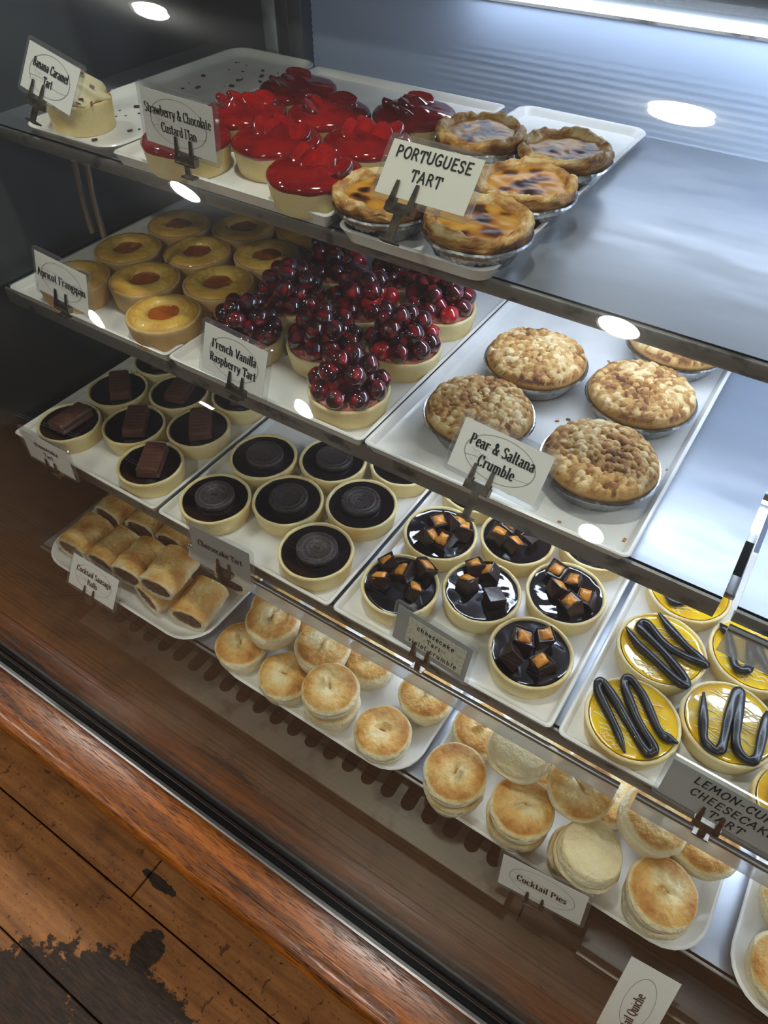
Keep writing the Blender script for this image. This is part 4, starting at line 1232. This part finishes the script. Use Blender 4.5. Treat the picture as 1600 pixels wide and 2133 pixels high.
fl = [(-.394, .494), (-.461, .527), (-.394, .572), (-.527, .567), (-.460, .608), (-.394, .650), (-.527, .647), (-.5255, .4905)]
fl = relax(fl, .0822)
FLN = ['red strawberry flan at the front right corner of the flan tray', 'red strawberry flan right of the strawberry flan sign, second from the front',
       'red strawberry flan just behind the handwritten sign, third column', 'red strawberry flan in the left column behind the printed flan sign',
       'red strawberry flan in the very middle of the flan tray', 'red strawberry flan with empty tray around it, nearest the ribbed door on the right',
       'rearmost red strawberry flan in the left column of the tray', 'strawberry flan mostly hidden behind the printed strawberry flan sign']
for i, ((x, y), lb) in enumerate(zip(fl, FLN)):
    f = build_flan((x, y, F3), lb, i + 1, 'strawberry flans'); f.rotation_euler[2] = i * .35
po = [((-.312, .641), 'custard tart in foil at the rear left, partly behind the handwritten sign'), ((-.2305, .643), 'rearmost right custard tart in foil with dark burnt middle'),
      ((-.2285, .560), 'middle custard tart in foil at the right edge of the narrow tray'), ((-.2285, .478), 'front right custard tart in foil below the handwritten sign'), ((-.312, .481), 'front left custard tart in foil leaning at the flan tray edge')]
for i, ((x, y), lb) in enumerate(po):
    c = build_custard((x, y, F3), lb, i + 1, 'custard tarts in foil cups'); c.rotation_euler[2] = i * 1.3 + .3

# ------------------------------------------------------------------ second shelf
ap = relax([(-.573, .452), (-.638, .488), (-.566, .528), (-.709, .528), (-.634, .564), (-.561, .604), (-.706, .446), (-.704, .606), (-.630, .643), (-.5615, .683)], .0808)
APN = ['apricot tart at the front right corner of its tray', 'apricot tart just left of and behind the front right one', 'apricot tart second from the front in the right column', 'apricot tart in the left column, next behind the sign',
       'apricot tart in the middle of the tray, fully ringed by others', 'apricot tart third from the front in the right column beside the berries', 'apricot tart half hidden behind the apricot sign', 'apricot tart at the rear left in the shade of the top shelf',
       'apricot tart in the rear row between two shaded ones', 'apricot tart cut off by the top shelf edge at rear right']
apm = [build_apricot((ap[i][0], ap[i][1], F2), APN[i], i + 1, 'apricot tarts') for i in range(4)]
for i in range(4, 10): dup(apm[i % 4], (ap[i][0], ap[i][1], F2), i * 1.1, APN[i])
be = relax([(-.334, .452), (-.395, .500), (-.330, .541), (-.476, .468), (-.479, .548), (-.405, .582), (-.334, .625), (-.480, .630), (-.404, .664)], .0802)
BEN = ['berry tart nearest the front edge, standing alone', 'berry tart behind and left of the front one', 'berry tart at the right edge, second from the front, with one bright red berry', 'berry tart half hidden behind the French Vanilla sign',
       'berry tart in the left column behind the one at the sign', 'berry tart in the middle of the tray with pinkish gaps', 'rear right berry tart with bright red berries and bare pastry side', 'berry tart at the rear left beside the apricot tarts', 'rearmost berry tart under the edge of the top shelf']
for i in range(9):
    b = build_berry((be[i][0], be[i][1], F2), BEN[i], i + 3, 'berry tarts', (0, 0, 2, 0, 0, 3, 4, 1, 0)[i])
pe = relax([(-.095, .484), (-.097, .592), (-.204, .590), (-.212, .487), (-.096, .699)], .1045)
PEN = ['crumble pie in foil at the front right beside its sign', 'crumble pie in foil at the right edge, second from the front', 'paler crumble pie in foil at the rear left of the tray', 'crumble pie in foil half behind the Pear sign at front left', 'rearmost crumble pie in foil cut off by the top shelf edge']
for i in range(5):
    c = build_crumble((pe[i][0], pe[i][1], F2), PEN[i], i + 1, 'crumble pies in foil dishes'); c.rotation_euler[2] = i * .9
cr = MB()
for x, y in ((-.150, .533), (-.147, .548), (-.15, .427), (-.048, .43), (-.10, .42), (-.148, .50), (-.155, .54), (-.045, .53), (-.145, .65), (-.15, .66), (-.06, .64), (-.25, .54)):
    flake(cr, x, y, 0, rs.uniform(.0008, .0022))
o = part('crumble_crumbs', cr.mesh('crumble_crumbs', [M['crumb_pale']]), None, (0, 0, F2 + CZ)); tag(o, 'small loose brown crumbs on the crumble pie tray', 'crumbs', None, 'stuff')

# ------------------------------------------------------------------ third shelf
ba = relax([(-.5935, .391), (-.592, .474), (-.665, .432), (-.739, .390), (-.740, .474), (-.666, .515), (-.5915, .557), (-.7395, .557)], .0815)
BAN = ['chocolate bar tart at the front right corner of its tray', 'chocolate bar tart at the right edge, second from the front', 'chocolate bar tart in the centre column, nearest the front', 'front left chocolate bar tart with bluish sheen on the filling',
       'chocolate bar tart at the left, second from the front', 'chocolate bar tart in the centre column, second from the front', 'chocolate bar tart at the right edge half under the second shelf', 'chocolate bar tart at the rear left almost hidden by the shelf']
for i, yaw in enumerate((121, 131, 128, 92, 139, 110, 118, 124)):
    build_bar((ba[i][0], ba[i][1], F1), BAN[i], i + 1, 'chocolate bar tarts', yaw, (.003, .002))
co = relax([(-.341, .390), (-.4145, .434), (-.340, .476), (-.487, .390), (-.487, .477), (-.411, .519), (-.336, .562)], .0842)
CON = ['cookie tart at the front right, alone in its row', 'cookie tart in the centre column, nearest the front', 'cookie tart at the right edge, second from the front', 'front left cookie tart right above the Cheesecake Tart sign',
       'cookie tart at the left, second from the front', 'cookie tart in the centre column, second from the front', 'cookie tart at the right edge mostly under the second shelf']
for i in range(7): build_cookie((co[i][0], co[i][1], F1), CON[i], i + 1, 'cookie tarts')
V = relax([(-.0905, .401), (-.2395, .401), (-.164, .440), (-.0905, .486), (-.241, .487), (-.166, .528), (-.241, .572), (-.0895, .570)], .0838)
VO = [[(-.0152, .0046, 0), (.0038, .0184, 0), (-.0103, -.0140, 1), (.0165, -.0084, 0)], [(-.0195, .0125, 0), (-.0156, -.0117, 0), (.0004, .014, 0), (.0105, .0250, 0), (.0164, -.0069, 0)],
      [(-.0161, .0181, 0), (-.0005, .024, 0), (-.0145, -.0058, 0), (.0151, -.0045, 1)], [(-.015, .0173, 0), (-.0109, -.0078, 0), (.0057, .0127, 0), (.0143, -.0132, 0), (.0231, .0038, 0)],
      [(-.0106, .0077, 0), (.010, .0145, 0), (-.0093, -.0173, 0), (.0129, -.0085, 0), (.022, .0101, 0)], [(-.0182, .0064, 0), (.0005, -.0189, 0), (.0153, -.0009, 1), (-.0185, -.0151, 0)],
      [(-.01, -.01, 0), (.01, .01, 0), (.012, -.014, 0)], [(-.012, -.010, 0), (.006, -.016, 0), (.010, .008, 0)]]
VN = ['honeycomb chunk tart at the front right corner of its tray', 'front left honeycomb chunk tart behind the handwritten sign', 'honeycomb chunk tart in the centre column, nearest the front', 'honeycomb chunk tart at the right edge, second from the front',
      'honeycomb chunk tart at the left, second from the front', 'honeycomb chunk tart in the centre column with one rounded chocolate piece', 'honeycomb chunk tart at the rear left, its top hidden by the shelf', 'honeycomb chunk tart at the right edge half under the second shelf']
for i in range(8): build_honey((V[i][0], V[i][1], F1), VN[i], i + 1, 'honeycomb tarts', VO[i])
PA = [(.0056, -.0367), (-.0114, -.0177), (-.0338, .0041), (-.0397, .0135), (-.0372, .0186), (-.0295, .0144), (.0001, -.0102), (.0194, -.0251), (.0246, -.0242), (.0237, -.0172), (.0027, .0004), (-.0161, .0223), (-.0198, .0324), (-.015, .0356), (.0021, .0229), (.0226, .0002), (.0321, -.0032), (.0414, -.0022)]
PB = [(-.0378, .0025), (-.0217, -.0104), (.0005, -.0194), (.0272, -.0307), (.0306, -.0244), (.0059, -.0074), (-.0229, .0066), (-.0272, .0141), (-.0202, .0175), (.0005, .0042), (.0219, .001), (.04, .0023), (.0377, .005), (.018, .0135), (.0004, .0242), (-.0163, .0375)]
PC = [(-.0287, .0153), (-.0208, -.014), (-.0143, -.0315), (-.0031, -.0365), (0, -.0275), (-.0029, .0034), (-.0041, .0295), (.0009, .0327), (.0053, -.0005), (.0113, -.0236), (.0237, -.0293), (.028, -.0196), (.0264, .0097), (.025, .0274)]
PD = [(-.0386, .0154), (-.0264, .0023), (-.0148, -.0239), (-.0063, -.0284), (-.0013, -.0191), (-.0072, .0105), (-.0033, .0131), (.0092, -.0081), (.0188, -.012), (.0268, -.006), (.027, .02)]
le = relax([(.0175, .389), (.0145, .476), (.0915, .432), (.0150, .563), (.0930, .519), (.1640, .389), (.1660, .476)], .0865)
LEN = ['lemon tart with chocolate zigzag at the front left corner of its tray', 'lemon tart with chocolate zigzag and pointed tips, second in the left column', 'lemon tart with looped chocolate piping at the right, above its sign', 'lemon tart mostly under the second shelf edge at the rear left',
       'lemon tart partly hidden by the clear strip near the right photo edge', 'lemon tart at the far right, barely showing behind the lemon sign', 'lemon tart at the far right under the empty shelf panel']
for i, p in enumerate((PA, PB, PC, PD, PD, PC, PA)):
    t = build_lemon((le[i][0], le[i][1], F1), LEN[i], i + 1, 'lemon tarts', p)

# ------------------------------------------------------------------ lowest shelf
PH = .0335
LP = [(-.432, .333, 0, 0, (0, 0), 'golden small pie at the far left of the centre tray', 0), (-.357, .328, 0, 1, (0, 0), 'small pie in the front row below two stacked ones', 0), (-.2895, .333, 0, 2, (0, 0), 'pale underneath pie of the front stack of two', 0),
      (-.287, .330, 1, 3, (.03, .02), 'browned small pie on top of the front stack of two', 0), (-.216, .332, 0, 4, (0, 0), 'single small pie at the front right of the centre tray', 0), (-.1985, .402, 0, 5, (0, 0), 'single small pie at the back right of the centre tray', 0),
      (-.283, .405, 0, 1, (0, 0), 'small pie behind the stack, under the ticket strip', 0), (-.360, .408, 0, 0, (0, 0), 'small pie at the back of the heap, mostly covered', 0), (-.432, .404, 0, 3, (0, 0), 'hidden small pie at the back left of the heap', 0),
      (-.404, .366, 1, 2, (.02, -.05), 'small pie topping the left end of the heap, with dark hole', 0), (-.330, .370, 1, 1, (-.04, .06), 'wide pale pie resting on others in the middle of the heap', 0)]
for i, (x, y, l, v, ti, lb, f) in enumerate(LP):
    place_pie((x, y, F0 + l * PH + (.001 if l else 0)), lb, v, 'small pies on the centre tray', i * 1.9, ti, f)
MP = [(-.116, .325, 0, 1, (0, 0), 'lower pie of the stack at the left end of the heaped tray', 0), (-.1165, .321, 1, 0, (.02, -.03), 'upper pie of the stack at the left end of the heaped tray', 0), (-.1205, .398, 0, 4, (0, 0), 'pie at the back left of the heaped tray under the strip', 0),
      (-.041, .330, 0, 2, (0, 0), 'lower pie of the stack behind the Cocktail Pies sign', 0), (-.040, .326, 1, 5, (.05, .03), 'brown pie of the stack behind the Cocktail Pies sign', 0), (-.046, .405, 0, 3, (0, 0), 'pie at the back of the heap under the pale upturned one', 0),
      (.031, .330, 0, 3, (0, 0), 'bottom pie under the mottled upturned pie', 0), (.0345, .322, 1, 0, (.10, .0), 'mottled pie lying upside down in the middle front', 1), (.030, .405, 0, 1, (0, 0), 'small pie at the back middle of the heaped tray', 0),
      (.111, .332, 0, 4, (0, 0), 'lower pie of the front right stack', 0), (.106, .327, 1, 2, (.05, -.06), 'large golden pie on top of the front right stack', 0), (.104, .405, 0, 5, (0, 0), 'pie at the back right edge under the tilted one', 0),
      (.1290, .398, .93, 0, (0, 0), 'small pie peeking out behind the two tilted ones', 0),
      (-.066, .365, 2, 1, (.10, .08), 'pale pie upside down on top at the left of the heap', 1), (.0005, .374, 1.75, 5, (-.10, .26), 'pie with a crusty tip tilted on top of the heap', 0), (.0725, .374, 1.75, 3, (-.06, .22), 'pie tilted on top of the heap beside the strip joint', 0)]
for i, (x, y, l, v, ti, lb, f) in enumerate(MP):
    place_pie((x, y, F0 + l * (PH + .001)), lb, v, 'small pies on the heaped tray', i * 2.1 + .4, ti, f)
NP = [(.232, .338, 0, 2, 'small pie at the bottom right corner of the photo'), (.2275, .408, 0, 4, 'small pie at the right photo edge behind the corner one')]
for i, (x, y, l, v, lb) in enumerate(NP): place_pie((x, y, F0), lb, v, 'small pies on the right tray', i)
RO = [(-.745, .352, 0, 0, 95, 'sausage roll at the far left end of the pile', 0), (-.688, .357, 0, 1, 92, 'pale sausage roll second from the left, behind the sign', 0), (-.6325, .356, .35, 2, 96, 'browned sausage roll third from the left, right of the sign', 0),
      (-.5665, .352, 1, 3, 98, 'sausage roll lying on top at the right front', 0), (-.583, .349, 0, 0, 80, 'sausage roll under the top one, cut end showing', 0), (-.524, .354, 0, 1, 100, 'sausage roll at the front right corner of the tray', 0),
      (-.515, .432, 0, 2, 94, 'sausage roll at the back right of the tray', 0), (-.572, .440, .12, 3, 88, 'sausage roll at the back behind the top one', 0), (-.748, .425, .0, 2, 90, 'sausage roll behind the far left one, end showing', 0), (-.690, .432, .05, 0, 97, 'sausage roll in the back row under the shelf', 0), (-.630, .436, .1, 1, 93, 'sausage roll in the middle of the back row', 0)]
for x, y, l, v, rz, lb, f in RO:
    place_roll((x, y, F0 + l * .0385), lb, v, 'sausage rolls', math.radians(rz), 0, 0)

# ------------------------------------------------------------------ tickets
def sc(p, s): return tuple(c * s for c in p)
ticket('price_ticket', (-.649, .448, -.203), .53, -.063, .15, .085, .047, ['Banana Caramel', 'Tart'], .0105, 'printed Banana Caramel Tart ticket at the far top left', clip=-.012, clip_len=.012)
ticket('price_ticket', (-.492, .446, -.212), .05, .031, .046, .085, .050, ['Strawberry & Chocolate', 'Custard Flan'], .0108, 'printed Strawberry & Chocolate Custard Flan ticket before the flans', clip=.004, clip_len=.010, lead=.0125, cond=.76, track=-.006, nib=(.052, .017))
ticket('price_ticket', (-.248, .436, -.198), .715, -.051, -.018, .080, .045, ['PORTUGUESE', 'TART'], .0105, 'handwritten PORTUGUESE TART ticket in front of the custard tarts', True, 'card_cream', z0=.0075, lead=.0135, emblem=False, clip=-.012, clip_len=.018, cond=1.06, track=.04, nib=(.062, .055))
ticket('price_ticket', (-.660, .399, -.383), .204, .017, .087, .085, .051, ['Apricot Frangipan'], .0125, 'printed Apricot Frangipan ticket at the left of the second shelf', clip=-.002, clip_len=.006, cond=.82)
ticket('price_ticket', (-.426, .400, -.391), .291, -.020, .050, .085, .054, ['French Vanilla', 'Raspberry Tart'], .0122, 'printed French Vanilla Raspberry Tart ticket before the berry tarts', clip=.006, clip_len=.004, lead=.0135)
ticket('price_ticket', (-.149, .392, -.373), .592, -.057, .013, .085, .048, ['Pear & Saltana', 'Crumble'], .0122, 'printed Pear & Saltana Crumble ticket before the crumble pies', clip=-.008, clip_len=.022, lead=.0130)
ticket('price_ticket', (-.704, .3315, -.593), .03, .014, .003, .090, .052, ['cheesecake', 'Tart'], .0095, 'handwritten ticket seen edge on at the left end of the third shelf', True, 'card', emblem=False, clip=.0, clip_len=.004, z0=.004, lead=.012)
ticket('price_ticket', (-.429, .334, -.604), .10, .050, .021, .090, .052, ['Cheesecake Tart'], .0120, 'printed Cheesecake Tart ticket on grey card below the cookie tarts', False, 'card_grey', clip=.004, clip_len=.004)
ticket('price_ticket', sc((-.158, .322, -.539), 1.062), .20, -.060, .021, .090, .052, ['cheesecake', 'Tart', 'violet crumble'], .0078, 'handwritten cheesecake Tart violet crumble ticket before the honeycomb tarts', True, 'card_grey', emblem=False, clip=-.008, clip_len=.012, lead=.0095, z0=.006, inner=(-.027, .036, -.016, .016), cx=.004, track=.12)
ticket('price_ticket', sc((.106, .334, -.568), 1.02), .30, -.041, -.022, .112, .048, ['LEMON-CURD', 'CHEESECAKE', 'TART'], .0108, 'handwritten LEMON-CURD CHEESECAKE TART ticket at the right edge', True, 'card_grey', emblem=False, clip=-.008, clip_len=.010, lead=.0125, z0=.0085, cx=.002, slant=.18, cond=1.12, track=.06)
ticket('price_ticket', sc((-.625, .281, -.735), 1.055), .495, .089, .105, .090, .056, ['Cocktail Sausage', 'Rolls'], .0118, 'printed Cocktail Sausage Rolls ticket before the sausage rolls', clip=-.003, clip_len=.002, lead=.0130)
ticket('price_ticket', sc((.009, .249, -.701), 1.115), .22, .052, -.09, .095, .058, ['Cocktail Pies'], .0130, 'printed Cocktail Pies ticket in front of the heaped pies', clip=-.004, clip_len=.002)
ticket('price_ticket', sc((.147, .281, -.930), .895), .60, .12, .06, .048, .088, ['Cocktail Quiche'], .0125, 'printed Quiche ticket hanging sideways at the bottom edge of the photo', clip=None, inset=0, spin=PI / 2, z0=-.003, cx=-.018)
